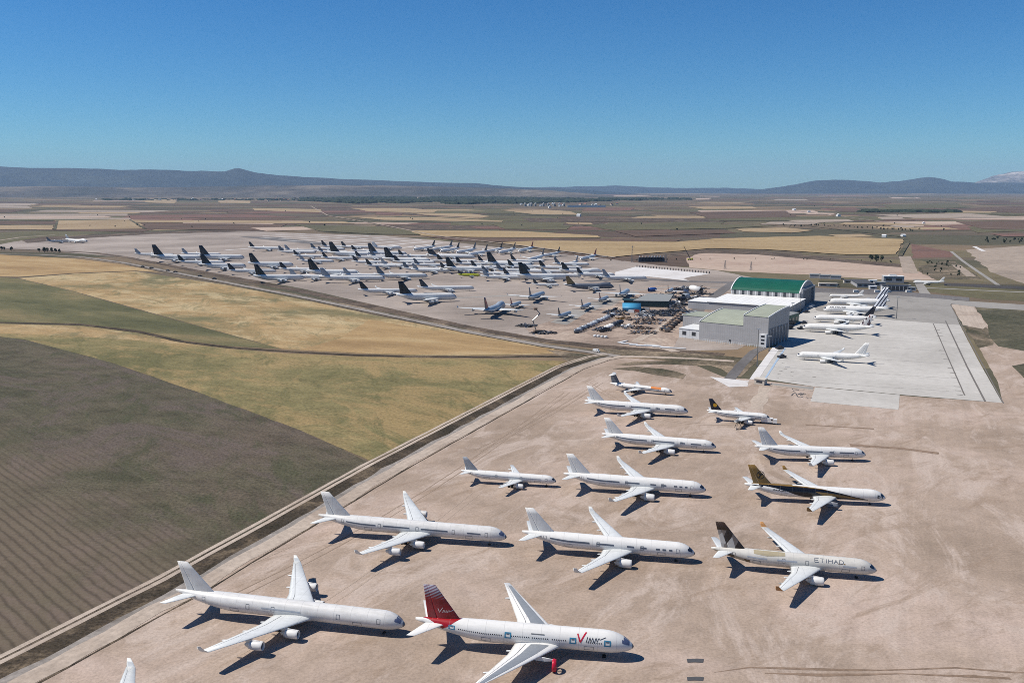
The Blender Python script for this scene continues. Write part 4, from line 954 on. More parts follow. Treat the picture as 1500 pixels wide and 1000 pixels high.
# ------------------------------------------------------------------ hangars and other buildings
def ribbed(name, c, c2, sc=.8, ax=0, rough=.5, var=.1):
    n = N(name, rough, .35); x = n.xyz(n.tc.outputs['Object'])[ax]
    fr = n.math('FRACT', n.math('MULTIPLY', x, sc)); col = n.ramp(fr, [(0, alb(c)), (.86, alb(c)), (.92, alb(c2)), (1, alb(c2))])
    f = n.noise(n.map((.08,.08,.3)), 1.2, 6, .7)
    return n.out(n.mix(1.0, col, n.ramp(f, [(.3, (1-var,)*3), (.7, (1+var,)*3)]), 'MULTIPLY'))
M['clad'] = ribbed('grey_cladding', (182,180,180), (168,166,166), .5)
M['clad_dark'] = ribbed('dark_door_cladding', (100,104,114), (82,86,96), .35, 1)
M['clad_white'] = ribbed('white_cladding', (232,232,232), (206,206,206), .3)
M['roof_green'] = ribbed('green_sheet_roof', (20,94,72), (17,82,64), .4, 0, .45, .14)
M['roof_olive'] = ribbed('pale_green_roof', (172,176,156), (158,162,142), .35, 0, .6, .12)
M['roof_white'] = ribbed('white_sheet_roof', (255,253,248), (232,230,226), .16, 0, .5, .1)
M['wall_green'] = ribbed('green_wall', (28,110,84), (22,92,70), .4)
M['trim'] = flat('white_trim', (238,238,236), .5)
M['window'] = flat('dark_window', (52,58,66), .15, .6)
M['roof_grey'] = flat('grey_roof', (150,152,150), .8)
M['roof_dark'] = flat('dark_roof', (84,84,86), .8)
M['teal'] = flat('dark_teal_sheet', (40,66,68), .6)
M['cyan_tarp'] = flat('bright_blue_tarp', (74,158,196), .5)
M['rust'] = flat('rusty_scrap', (146,124,106), .8, var=.3, scale=1.5)
M['tile'] = flat('clay_roof', (150,104,84), .8)
M['stucco'] = flat('pale_stucco', (214,204,190), .8)
M['container_red'] = flat('faded_red_steel', (140,70,60), .6); M['container_blue'] = flat('faded_blue_steel', (70,96,140), .6)
def thing(name, label, cat, loc, rz=0, group=None):
    o = bpy.data.objects.new(name, None); C.objects.link(o); o.location = (loc[0], loc[1], .12); o.rotation_euler = (0,0,rz); tag(o, label, cat, group); return o
def curved_roof(x0, x1, y0, y1, fz, n=16, th=.35):
    mb = MB(); vs = []
    for i in range(n+1):
        y = y0+(y1-y0)*i/n; z = fz(i/n); vs += [(x0,y,z),(x1,y,z),(x0,y,z-th),(x1,y,z-th)]
    fs = []
    for i in range(n):
        a = 4*i; b = a+4; fs += [(a,a+1,b+1,b),(a+2,b+2,b+3,a+3),(a,b,b+2,a+2),(a+1,a+3,b+3,b+1)]
    fs += [(0,2,3,1),(4*n,4*n+1,4*n+3,4*n+2)]; return mb.add(vs, fs)
def gable(x, y0, y1, fz, n=16, th=.4):
    mb = MB(); vs = []; 
    for i in range(n+1):
        y = y0+(y1-y0)*i/n; z = fz(i/n)-.4; vs += [(x,y,0),(x,y,z),(x+th,y,0),(x+th,y,z)]
    fs = []
    for i in range(n):
        a = 4*i; b = a+4; fs += [(a,b,b+1,a+1),(a+2,a+3,b+3,b+2),(a+1,b+1,b+3,a+3)]
    return mb.add(vs, fs)
# grey hangar nearest
A0 = G(1023.6, 497.7); B0 = G(1124.5, 508.7); ah = math.atan2((B0-A0).y, (B0-A0).x)
h = thing('hangar', 'grey metal hangar with pale green stepped curved roof, nearest the camera', 'hangar', A0, ah)
fl = lambda q: 16.4+6*math.sin(math.pi/2*q); fh = lambda q: 25.2+4.2*math.sin(math.pi/2*q)
link('wall', MB().box(0,40,0,.5,0,16.0).box(40.0,62,-.003,.5,0,24.8).box(0,40,48,48.5,0,22).box(40,62,48,48.5,0,29).mesh('wall', M['clad']), h)
link('gable_wall', gable(0, .5, 48, fl).mesh('gable_wall', M['clad']), h)
link('gable_wall', gable(40, .5, 48, fh).mesh('gable_wall', M['clad']), h)
link('gable_wall', gable(61.6, .5, 48, fh).mesh('gable_wall', M['clad']), h)
link('roof', curved_roof(.6,39.9,-.2,48.6,fl).mesh('roof', M['roof_olive'], False), h)
link('roof', curved_roof(40.6,61.4,-.2,48.6,fh).mesh('roof', M['roof_olive'], False), h)
for x0, x1, f_ in ((-.2,.55,fl),(39.9,40.55,fh),(61.45,62.2,fh)):
    link('roof_trim', curved_roof(x0,x1,-.25,48.7,lambda q, f_=f_: f_(q)+.55, 16, .9).mesh('roof_trim', M['trim']), h)
link('hangar_door', MB().box(62.02,62.3,3,45,0,15).mesh('hangar_door', M['clad_dark']), h)
for k in range(6): link('door_rail', MB().box(62.31,62.5,3+7*k,3.5+7*k,0,15).mesh('door_rail', M['trim']), h)
link('stair_tower', MB().box(55.5,61.5,-2.2,-.05,0,11).mesh('stair_tower', M['clad_white']), h)
for z in (2.2, 5.2, 8.2): link('window', MB().box(57,60,-2.26,-2.2,z,z+1.6).mesh('window', M['window']), h)
link('side_wing', MB().box(-31,-.3,31,60,0,15.6).mesh('side_wing', M['clad']), h)
link('roof', MB().box(-31.3,-.3,30.7,60.3,15.6,16.1).mesh('roof', M['roof_olive']), h)
link('roof_trim', MB().box(-31.6,-31.0,30.6,60.4,15.5,16.6).mesh('roof_trim', M['trim']), h)
link('annex', MB().box(-20,-.3,2,30.6,0,8).mesh('annex', M['clad_white']), h)
link('roof', MB().box(-20.4,-.3,1.6,30.6,8,8.5).mesh('roof', M['trim']), h)
for x in (-15, -6): link('window', MB().box(x-1.9,x+1.9,1.93,2,2.6,6).mesh('window', M['window']), h)
link('door', MB().box(28,29.6,-.08,0,0,3).mesh('door', M['window']), h)
# green hangar
g = thing('hangar', 'large arched hangar with bright green roof and row of dark wall windows', 'hangar', (253,1021), R_(-31))
fg = lambda q: 16+11*math.sin(math.pi*min(1, max(0, q)))**.75
link('wall', MB().box(0,78,0,.5,0,16).box(0,78,65.5,66,0,16).mesh('wall', M['clad']), g)
link('gable_wall', gable(0, .5, 65.5, fg).mesh('gable_wall', M['clad']), g); link('gable_wall', gable(77.6, .5, 65.5, fg).mesh('gable_wall', M['clad']), g)
link('roof', curved_roof(.8,77.2,-.3,66.3,fg,24).mesh('roof', M['roof_green'], False), g)
for x0, x1 in ((-.4,.78),(77.22,78.4)): link('roof_trim', curved_roof(x0,x1,-.5,66.5,lambda q: fg(q)+.5,24,1.0).mesh('roof_trim', M['trim']), g)
for k in range(8): link('window', MB().box(3.5+9.4*k,6.3+9.4*k,-.1,0,10.2,15.6).mesh('window', M['window']), g)
for k in range(9): link('wall_panel', MB().box(-.0+9.4*k+.2,2.9+9.4*k-1.6,-.08,0,10.2,15.6).mesh('wall_panel', M['trim']), g)
link('hangar_door', MB().box(78.05,78.4,6,60,0,18).mesh('hangar_door', M['clad_dark']), g)
link('door_frame', MB().box(78.1,80.5,2,6,0,20).box(78.1,80.5,60,64,0,20).box(78.1,80.5,6,60,18,20).mesh('door_frame', M['clad']), g)
# white hall between
wv = thing('hall', 'low white-roofed hall between the green-roofed and the grey hangar', 'hall', (253,1021), R_(-31))
link('wall', MB().box(-3,84,-70,-.6,0,8.6).mesh('wall', M['clad']), wv)
link('roof', MB().add([(-4,-71,9.0),(85,-71,9.0),(85,-.6,10.6),(-4,-.6,10.6),(-4,-71,8.6),(85,-71,8.6),(85,-.6,10.0),(-4,-.6,10.0)],[(0,1,2,3),(7,6,5,4),(0,4,5,1),(1,5,6,2),(2,6,7,3),(3,7,4,0)]).mesh('roof', M['roof_white']), wv)
link('side_block', MB().box(-26,-3.1,-70,-32,0,8.0).mesh('side_block', M['clad']), wv)
link('roof', MB().box(-26.5,-4.1,-70.5,-31.5,8.0,8.5).mesh('roof', M['roof_white']), wv)
link('green_wall', MB().box(52,83.5,-70.3,-70.02,0,8.4).mesh('green_wall', M['wall_green']), wv)
gb = thing('building', 'green-walled low workshop right behind the grey hangar', 'workshop', G(1141,478), ah)
link('wall', MB().box(-10,5,0,40,0,9).mesh('wall', M['wall_green']), gb); link('roof', MB().box(-10.4,5.4,-.4,40.4,9,9.5).mesh('roof', M['roof_grey']), gb)
for k in range(4): link('window', MB().box(5.02,5.1,4+9*k,9+9*k,2.5,6).mesh('window', M['window']), gb)
# smaller buildings; each is a body, a roof, windows
def block(px, py, wd, dp, ht, label, wall='stucco', roof='roof_grey', rz=-.2, cat='building', win=3, name='building', over=.4, group=None, pent=None):
    b = thing(name, label, cat, G(px, py), rz, group)
    link('wall', MB().box(-wd/2,wd/2,0,dp,0,ht).mesh('wall', M[wall]), b); link('roof', MB().box(-wd/2-over,wd/2+over,-over,dp+over,ht,ht+.5).mesh('roof', M[roof]), b)
    for k in range(win):
        x = -wd/2+wd*(k+.5)/win; link('window', MB().box(x-wd/win*.3,x+wd/win*.3,-.07,0,ht*.35,ht*.75).mesh('window', M['window']), b)
    if pent: link('roof_unit', MB().box(-wd*.2,wd*.15,dp*.3,dp*.7,ht+.5,ht+2.4).mesh('roof_unit', M['trim']), b)
    return b
block(1268,421,22,60,4.5,'flat dark-roofed shed beside the apron road, left of the terminal','clad','roof_dark')
block(1279,416,10,8,5,'white cabin with dark roof between the dark shed and the terminal','trim','trim',win=1)
block(1279,424,9,7,4,'small white cabin at the edge of the apron road','trim','trim',win=1)
block(1289,419,14,12,5,'grey flat building behind the small white cabins','clad','roof_grey',win=2)
block(1297,427,8,8,5,'white cube hut left of the glass terminal front','trim','trim',win=1)
b = block(1311,427,32,10,8,'terminal with long dark glass front below a white-roofed block','clad','roof_dark',win=0,name='terminal',cat='terminal')
link('glass_front', MB().box(-15,15,-.3,-.02,1.5,7).mesh('glass_front', M['window']), b)
for k in range(7): link('mullion', MB().box(-15+5*k-.15,-15+5*k+.15,-.5,-.32,1.5,7).mesh('mullion', M['trim']), b)
b = block(1309,414.5,27,14,9,'tall block with gleaming white roof behind the terminal','clad','trim',win=2,pent=1)
block(1325,424,16,9,5,'grey low building right of the terminal','clad','roof_grey',win=2); block(1334,426,12,8,4,'pale low building nearest the taxiway entrance','trim','roof_grey',win=2)
for k, (x, y) in enumerate(((1194,407.5),(1208,408.5),(1224,409.5))): block(x,y,15,16,5,['leftmost','middle','rightmost'][k]+' of three identical flat sheds behind the green hangar','clad','roof_grey',rz=-.3,win=0,name='shed',cat='shed',group='flat sheds behind the hangar')
block(1213,420,24,7,4,'cream-walled yard hut behind the apron planes','stucco','stucco',win=2); block(1242,415,10,10,4,'dark-roofed hut between sheds and long dark shed','stucco','roof_dark',win=1)
# scrap yard shed and tarp tent
b = thing('shed', 'open grey-roofed scrap shed with dark teal side', 'shed', G(961,450), -.12)
link('roof', MB().add([(-26,0,7),(14,0,7),(22,52,9),(-8,52,9),(-26,0,6.6),(14,0,6.6),(22,52,8.6),(-8,52,8.6)],[(0,1,2,3),(7,6,5,4),(0,4,5,1),(1,5,6,2),(2,6,7,3),(3,7,4,0)]).mesh('roof', M['roof_grey']), b)
link('wall', MB().box(-25.5,13.5,.1,.5,0,6.5).mesh('wall', M['teal']), b)
for x in (-6, 19): link('post', MB().cyl((x,50,0),(x,50,8.6),.25).mesh('post', M['metal']), b)
b = thing('tent', 'bright blue tarpaulin tent with dark end beside the scrap shed', 'tent', G(928,455.5), -.12)
link('canopy', curved_roof(-12,8,0,26,lambda q: 3.2+3.6*math.sin(math.pi*q)**.8,12,.2).mesh('canopy', M['cyan_tarp'], True), b)
link('side', MB().box(-12,8,-.1,.05,0,3.1).mesh('side', M['cyan_tarp']), b); link('end_wall', gable(8.05,.2,25.8,lambda q: 3.2+3.6*math.sin(math.pi*q)**.8,12,.2).mesh('end_wall', M['teal']), b)
b = thing('shed', 'dark teal lean-to behind the blue tarpaulin tent', 'shed', G(931,446.5), -.12)
link('roof', MB().box(-14,10,0,14,5,5.4).mesh('roof', M['teal']), b); link('wall', MB().box(-13.5,9.5,.3,13.5,0,5).mesh('wall', M['teal']), b)

# ------------------------------------------------------------------ masts, posts, fence
def mast(px, py, ht, label):
    m = thing('light_mast', label, 'light mast', G(px, py))
    link('pole', MB().cyl((0,0,0),(0,0,ht),.42,.2,10).cyl((0,0,0),(0,0,.6),.8).mesh('pole', M['metal']), m)
    hd_ = link('lamp_head', MB().box(-1.6,1.6,-.35,.35,ht,ht+.35).mesh('lamp_head', M['metal']), m)
    for x in (-1.2, -.4, .4, 1.2): link('lamp', MB().box(x-.3,x+.3,-.75,-.36,ht-.25,ht+.3).mesh('lamp', M['trim']), hd_)
mast(1108.8,536.7,28,'tall thin floodlight mast at the near corner of the grey hangar'); mast(1126.5,514,12,'short mast at the right-hand corner of the grey hangar')
mast(1160,470,18,'floodlight mast in front of the green workshop'); mast(1172,457,20,'floodlight mast at the open end of the white hall')
mast(1313,467,22,'floodlight mast standing on the apron behind the striped fins')
fe = thing('fence', 'low fence of white posts along the foot of the grey hangar', 'fence', A0, ah)
pm = MB().box(-.15,.15,-.15,.15,0,2.6).mesh('post', M['trim'])
for k in range(32): link('post', pm, fe, (-1+2*k, -6, 0))
for z in (1.2, 2.3): link('rail', MB().box(-1,61,-6.06,-5.94,z,z+.12).mesh('rail', M['trim']), fe)
pp = MB().cyl((0,0,0),(0,0,3.4),.7,.7,6).box(-1,1,-1,1,0,.4).mesh('post', M['roof_dark'])
for k in range(27):
    q = k/26; o = link('bollard', pp, None, G(933+106*q, 391+9.6*q)); tag(o, 'dark bollard in the line edging the white pad', 'bollard', 'bollards along the white pad')
# substation
tf = MB().box(-5,5,-4,4,0,7).box(-4,4,-3,3,7,8).mesh('transformer_tank', M['roof_dark']); ins = MB().cyl((-3,0,8),(-3,0,11),.5).cyl((3,0,8),(3,0,11),.5).mesh('insulator', M['trim'])
for k, x in enumerate((939,944,948.5,953,957,961,965,969)):
    t = thing('transformer', 'dark transformer block in the row of the small substation', 'transformer', G(x, 383.5), 0, 'transformers of the substation'); link('transformer_tank', tf, t); link('insulator', ins, t)
for x, y, ht in ((926,384,30),(975,385,16),(1062,394,14),(1100,396,14)):
    t = thing('pylon', {926:'tall lattice pylon left of the substation',975:'short pylon right of the substation',1062:'slim pylon on the pale strip',1100:'slim pylon nearest the green-roofed hangar'}[x], 'pylon', G(x, y))
    m = MB()
    for sx, sy in ((1,1),(1,-1),(-1,1),(-1,-1)): m.cyl((sx*1.6,sy*1.6,0),(sx*.4,sy*.4,ht),.22,.14,5)
    for k in range(6): z = ht*k/6; r = 1.6-1.2*k/6; m.cyl((-r,-r,z),(r,-r,z+ht/7),.12,.12,4); m.cyl((-r,r,z),(r,r,z+ht/7),.12,.12,4)
    link('lattice', m.mesh('lattice', M['metal']), t); link('cross_arm', MB().box(-4,4,-.15,.15,ht*.9,ht*.9+.3).mesh('cross_arm', M['metal']), t)
t = thing('crane', 'mobile crane with slanting dark boom near the substation', 'crane', G(1011,381), .2)
link('body', MB().box(-5,5,-1.5,1.5,.8,2.6).box(3,5,-1.4,1.4,2.6,4).mesh('body', M['yellow']), t); link('boom', MB().cyl((0,0,2.6),(-12,4,26),.8,.4,6).mesh('boom', M['roof_dark']), t)
for x in (-3.6,0,3.6): link('wheel', MB().lathe([(-1.7,.1),(-1.7,.8),(1.7,.8),(1.7,.1)],(x,0,.8),10,'y').mesh('wheel', M['tyre']), t)
t = thing('boom_lift', 'grey folded boom lift standing in the debris beside the yard road', 'boom lift', G(788,488), .3)
link('chassis', MB().box(-4,4,-2,2,1,3).mesh('chassis', M['rust']), t); link('boom', MB().cyl((-2,0,3),(-5,0,12),.5).cyl((-5,0,12),(2,0,18),.5).cyl((2,0,18),(-2,0,22),.4).mesh('boom', M['metal']), t); link('basket', MB().box(-4,-1,-1.2,1.2,21.5,23.5).mesh('basket', M['rust']), t)
for x in (-2.6,2.6): link('wheel', MB().lathe([(-2.3,.1),(-2.3,1),(2.3,1),(2.3,.1)],(x,0,1),10,'y').mesh('wheel', M['tyre']), t)

# ------------------------------------------------------------------ vehicles and scrap
def vehicle(px, py, rz, label, kind='van', col='white', group=None, s=1.0):
    v = thing(kind, label, kind.replace('_', ' '), G(px, py), rz, group); v.scale = (s, s, s)
    L, H, Wd = {'van': (5.6,2.4,2.1), 'car': (4.4,1.5,1.8), 'truck': (8.5,3.3,2.5), 'tow_tractor': (5.2,1.5,2.6)}[kind]
    if kind == 'car': m = MB().box(-L/2,L/2,-Wd/2,Wd/2,.35,.95).add([(-L*.32,-Wd*.46,.95),(L*.26,-Wd*.46,.95),(L*.26,Wd*.46,.95),(-L*.32,Wd*.46,.95),(-L*.22,-Wd*.38,H),(L*.1,-Wd*.38,H),(L*.1,Wd*.38,H),(-L*.22,Wd*.38,H)],[(4,5,6,7),(0,1,5,4),(1,2,6,5),(2,3,7,6),(3,0,4,7)])
    elif kind == 'van': m = MB().box(-L/2,L*.3,-Wd/2,Wd/2,.4,H).add([(L*.3,-Wd/2,.4),(L/2,-Wd/2,.4),(L/2,Wd/2,.4),(L*.3,Wd/2,.4),(L*.3,-Wd/2,H),(L*.4,-Wd/2,1.3),(L*.4,Wd/2,1.3),(L*.3,Wd/2,H),(L/2,-Wd/2,1.1),(L/2,Wd/2,1.1)],[(1,2,9,8),(8,9,6,5),(5,6,7,4),(0,1,8,5),(0,5,4),(3,7,6),(3,6,9,2)])
    elif kind == 'truck': m = MB().box(-L/2,L*.22,-Wd/2,Wd/2,1,H).box(L*.25,L/2,-Wd*.48,Wd*.48,.6,H*.85)
    else: m = MB().box(-L/2,L/2,-Wd/2,Wd/2,.4,1.2).box(-.2,1.2,-1,1,1.2,2.1)
    link('body', m.mesh('body', M[col]), v)
    link('window', MB().box(L*.12,L*.22,-Wd*.505,Wd*.505,H*.62,H*.86).mesh('window', M['glass']), v)
    for x in (-L*.32, L*.32): link('wheel', MB().lathe([(-Wd*.51,.05),(-Wd*.51,.4),(Wd*.51,.4),(Wd*.51,.05)],(x,0,.4),10,'y').mesh('wheel', M['tyre']), v)
vehicle(1126.5,620.5,-.3,'white service truck under the nose of the navy-tailed jet','truck','white')
for i, (x, y) in enumerate(((1162,464),(1161,470),(1158,476),(1154.5,482))): vehicle(x,y,.5,'dark truck standing in for an oval shadow in the line beside the green workshop','truck','charcoal','trucks standing in for shadows by the workshop',1.25)  # added trucks, standing in for a line of dark oval shadows
for x, y, l in ((1181,458,'dark tow tractor in front of the noses of the double-deck airliners'),(1177,474,'dark tow tractor at the nose of the lattice-tailed jet'),(1173,482,'dark tow tractor left of the lattice-tailed jet'),(1142,511,'dark tow tractor on the blue line by the hangar shadow'),(1145,524,'dark ground unit standing alone on the pale walkway edge')): vehicle(x,y,.4,l,'tow_tractor','charcoal',None,1.3)
for x, y in ((1187,451),(1190,449)): vehicle(x,y,.3,'white van in the pair by the open door of the green hangar','van','white','vans by the green hangar')
for x, y, c in ((209,391.3,'dark'),(222,393.2,'dark'),(246,397,'dark'),(257,399,'dark'),(293,405,'dark'),(314,409,'dark')): vehicle(x,y,-.25,'dark car on the gravel road behind the crop fields','car','charcoal','cars on the gravel road',1.5)
vehicle(873.5,515.5,-.6,'white pickup-like van at the bend of the gravel road','van','white'); vehicle(1226,418,.2,'dark car parked by the cream hut','car','charcoal',None,1.4)
for i, x in enumerate((1254,1285,1301,1331)): vehicle(x,428.5,.1,'white van parked along the apron road near the terminal','van','white','vans along the apron road',1.3)
# engines on stands, carts and panels
es_n = MB().lathe([(-2.2,.9),(-2.2,1.45),(-1,1.6),(1,1.5),(2.4,.9),(2.4,.3)],(0,0,1.9),14).mesh('engine_cowl', M['trim'], True); es_s = MB().box(-2,2,-.9,-.7,.2,.6).box(-2,2,.7,.9,.2,.6).box(-1.5,-1.3,-.9,.9,.2,1.2).box(1.3,1.5,-.9,.9,.2,1.2).mesh('stand', M['rust'])
def engine(px, py, rz, label, group, mat='trim', s=1.15):
    e_ = thing('engine_on_stand', label, 'engine', G(px, py), rz, group); e_.scale = (s,s,s); omat(link('engine_cowl', es_n, e_), M[mat]); link('stand', es_s, e_)
rnd = random.Random(5)
for k in range(15): engine(844.5+54*k/14+rnd.uniform(-.6,.6), 488-24.5*k/14, rnd.uniform(-.4,.2), 'blue-grey wrapped engine in the long diagonal row left of the scrap yard', 'engines in the long diagonal row', rnd.choice(['slate','tape_pale','charcoal','silver']))
for k in range(9): engine(882+27*k/8+rnd.uniform(-.6,.6), 486.5-12.5*k/8, rnd.uniform(-.4,.4), 'engine on a stand in the short diagonal row of white and dark engines', 'engines in the short diagonal row', rnd.choice(['trim','white','charcoal']))
dm = MB().lathe([(0,.05),(0,1.4),(1.9,1.4),(2.1,1.2),(2.1,.05)],(0,0,0),14,'z').mesh('drum', M['trim'], True)
for k, x in enumerate((871.5,876.5,882,887.5)): tag(link('drum', dm, None, G(x, 493.6+.5*k)), 'white drum in the row at the lower edge of the scrap yard', 'drum', 'white drums')
def heap(px, py, r, ht, label, mat, seed, name='scrap_heap'):
    r *= .85; ht *= .85
    """tangled pile of torn sheet and spars"""
    rr = random.Random(seed); m = MB()
    m.add([(r*1.3*math.cos(6.283*k/9)*rr.uniform(.7,1.1), r*.9*math.sin(6.283*k/9)*rr.uniform(.7,1.1), 0) for k in range(9)]+[(rr.uniform(-1,1), rr.uniform(-1,1), ht*.4)], [(k,(k+1)%9,9) for k in range(9)], 0)
    for k in range(52):
        a = rr.uniform(0, 6.28); q = r*1.25*rr.random()**.6; z = ht*1.2*(1-q/r/1.25)*rr.random(); l, w_, t = rr.uniform(1.6,6), rr.uniform(.5,2.4), rr.uniform(.2,.9); th = rr.uniform(0,3.14); tl = rr.uniform(-.5,.5)
        c, s_ = math.cos(th), math.sin(th); b_ = MB().box(-l/2,l/2,-w_/2,w_/2,0,t)
        m.add([(q*math.cos(a)*1.5+x*c-y*s_, q*math.sin(a)+x*s_+y*c, max(0,z+zz+x*tl)) for x,y,zz in b_.v], b_.f, rr.randrange(3))
    o = link(name, m.mesh(name, [M[x] for x in mat]), None, G(px, py)); return tag(o, label, 'scrap heap')
H1 = ['rust','roof_dark','metal']; H2 = ['roof_dark','charcoal','metal']; H3 = ['trim','metal','roof_dark']
heap(953,459.5,9,5,'dark scrap heap directly below the teal shed wall',H2,1); heap(967,458.5,9,5,'dark scrap heap second from the left below the shed',H2,2); heap(981,457.5,9,5,'dark scrap heap third from the left below the shed',H2,3); heap(994,456,9,5,'dark scrap heap closest to the grey hangar roof corner',H2,4)
heap(903,456,8,4,'dark heap left of the blue tarpaulin tent',H2,5); heap(893,458,5,3,'small dark heap left of the larger heap by the tent',H2,55); heap(948,436,8,4,'white and dark scrap pile behind the shed',H3,6); heap(981,443,8,5,'white scrap pile right of the shed roof',H3,7); heap(990,445.5,8,5,'bright white torn panels right of the shed',['trim','trim','metal'],8)
heap(1000,447,8,5,'dark tangle of frames at the right edge of the scrap yard',H2,9); heap(1008,440,9,5,'dark scrap pile along the asphalt road',H2,10); heap(1022,436,7,4,'last scrap pile towards the green hangar',H2,11); heap(985,436,9,5,'dark wreckage heap beyond the shed',H2,12); heap(1015,425,8,3,'dark pile below the white fuselage piece',H2,13)
heap(936,469,8,2.5,'brown low pile in the middle of the scrap yard, upper left',H1,14); heap(957,469,9,2.5,'brown low pile in the middle of the scrap yard, upper right',H1,15); heap(935,481,9,2,'long low brown pile with one white sheet',H1,16); heap(944,487.5,10,2,'brown panel pile nearest the yard bank',H1,17); heap(917,478,7,2,'light grey low pile of spars',H3,18); heap(947,474,9,2.5,'rusty panel pile in the centre of the scrap yard',H1,19)
heap(883,484,6,4,'round dark heap at the lower end of the engine row',H2,20); heap(915,467,5,3,'ochre heap beside a yard lane',['gold','rust','rust'],21); heap(795,488,8,3,'dark debris around the boom lift',H2,22); heap(770,478,7,2.5,'dark debris along the bank left of the boom lift',H2,23)
rr_ = random.Random(77); k = 0
WORDS = ['dark','grey','white-flecked','sooty','mixed']
for (x, y) in ((972,433),(1006,431),(1014,437),(1020,442),(988,450),(975,462),(944,463),(906,461),(1028,431),(992,425),(1004,423),(1024,423)):
    heap(x, y, rr_.uniform(7,11), rr_.uniform(3,6), 'pile of torn metal in the scatter around the scrap shed', [H2,H2,H3,H1][k % 4], 200+k)['group'] = 'wreckage piles around the scrap shed'; k += 1
wp = MB().add([(-7,-1.6,.3),(7,-.9,.3),(7,.9,.3),(-7,1.6,.3),(-7,-1.6,.9),(7,-.9,.7),(7,.9,.7),(-7,1.6,.9)],[(4,5,6,7),(0,1,5,4),(1,2,6,5),(2,3,7,6),(3,0,4,7)]).mesh('wing_piece', M['trim'])
for k, (x, y, a) in enumerate(((913,501,.9),(922,504,-.3),(934,506,-.35),(944,507,-.2),(956,506.5,-.3),(968,508.5,-.3),(980,510,-.25),(992,510.5,-.3))):
    o = link('wing_piece', wp, None, G(x, y), a); tag(o, 'white cut-up wing piece lying in the line on the bank before the grey hangar', 'wing piece', 'cut wing pieces')
cart = MB().box(-2.4,2.4,-1.2,1.2,.7,.95).box(-2.4,-2.2,-1.2,1.2,.95,2).box(2.2,2.4,-1.2,1.2,.95,2).mesh('deck', M['rust']); cl = MB().box(-2,2,-1,1,.98,2.4).mesh('load', M['roof_dark'])
for k in range(18):
    q = (k//2)/8; x, y = 971+29*q+(k % 2)*6, 485-25*q+(k % 2)*1.2
    c_ = thing('cart', 'loaded cart in the double row between scrap lane and grey hangar', 'cart', G(x, y), .5+rnd.uniform(-.2,.2), 'carts in the double row'); c_.scale = (1.4,1.4,1.4); link('deck', cart, c_); omat(link('load', cl, c_), M[rnd.choice(['roof_dark','metal','rust','charcoal'])])
    link('wheel', MB().lathe([(-1.25,.05),(-1.25,.35),(1.25,.35),(1.25,.05)],(1.6,0,.35),8,'y').mesh('wheel', M['tyre']), c_)
def section(px, py, rz, label, mat, r=2.8, L=14, tilt=0):
    o = link('fuselage_piece', MB().lathe([(-L/2,r*.9),(-L/2,r),(L*.2,r),(L*.38,r*.8),(L*.48,r*.45),(L*.5,.1)],(0,0,r+.1),20).mesh('fuselage_piece', M[mat], True), None, G(px, py), rz); o.rotation_euler = (0, -tilt, rz); tag(o, label, 'fuselage piece')
section(1018,427.5,2.2,'white rounded fuselage piece standing out above the scrap yard','white',4,20,.12); section(1005,437,.9,'grey cut fuselage barrel in the scrap yard','silver',3,14); section(956,427,.4,'blue nose piece beyond the scrap shed','blue',2.6,12); section(1000,440.5,.6,'dark cut fuselage barrel next to the grey one','charcoal',2.6,12)
for i,(x,y,c,l) in enumerate(((925,458,'trim','white container in front of the blue tent'),(932,457,'container_red','red container in front of the blue tent'),(947,454,'clad','grey crate stack left of the dark heaps'),(1005,428,'container_blue','blue container behind the wreckage'),(1096,446,'trim','white plant box beside the white hall'))):
    b = thing('container', l, 'container', G(x, y), -.4); link('box', MB().box(-3.2,3.2,-1.25,1.25,.1,2.7).mesh('box', M[c]), b); link('door', MB().box(3.21,3.27,-1.1,1.1,.3,2.5).mesh('door', M['metal']), b)
st = thing('equipment_stand', 'small steel stand with dark frame beside the wing of the navy-tailed jet', 'stand', G(1080,628), .4)
link('frame', MB().cyl((-2,-2,0),(0,0,5),.15).cyl((2,-2,0),(0,0,5),.15).cyl((0,2.4,0),(0,0,5),.15).box(-2,2,-2,-1.6,.3,.7).mesh('frame', M['roof_dark']), st); link('platform', MB().box(-1.2,1.2,-1.2,1.2,4.4,4.7).mesh('platform', M['metal']), st)
hb = block(1112,563.5,7,5,3.5,'small dark-fronted hut at the near corner of the concrete apron','stucco','stucco',rz=ah,win=1,name='hut',cat='hut')

# ------------------------------------------------------------------ marks on the ground in front
M['tyre_mark'] = soil('darker_tyre_marks', (166,146,128), (156,136,118), .03, .6, contrast=.08)
M['light_mark'] = soil('lighter_scrape', (186,167,150), (178,158,141), .03, .6, contrast=.08)
rnd = random.Random(11)
def curve(p, q, bend, n=9):
    P = Vector((p[0],p[1],0)); Qv = Vector((q[0],q[1],0)); d = Qv-P; nn = Vector((-d.y,d.x,0))*bend
    return [tuple((P+d*i/n + nn*math.sin(math.pi*i/n))[:2]) for i in range(n+1)]
for p, q, b_, mt in [((330,880),(830,575),.03,'tyre_mark'),((700,660),(880,560),.02,'tyre_mark'),((860,560),(1090,620),.1,'tyre_mark'),((20,1000),(420,800),-.02,'light_mark'),((360,960),(700,720),.02,'light_mark')]:
    for dx in (-1.7, 1.7): path('tyre_track', curve(p, q, b_), .5, M[mt], 5, .4, dx)
for seg in ([(1046,984),(1098,977),(1180,979.5),(1290,981),(1400,978),(1470,983),(1560,987)], [(1120,985),(1200,988),(1320,986),(1480,993)]):
    path('ground_stain', seg, .7, M['stain'], 5, .9)
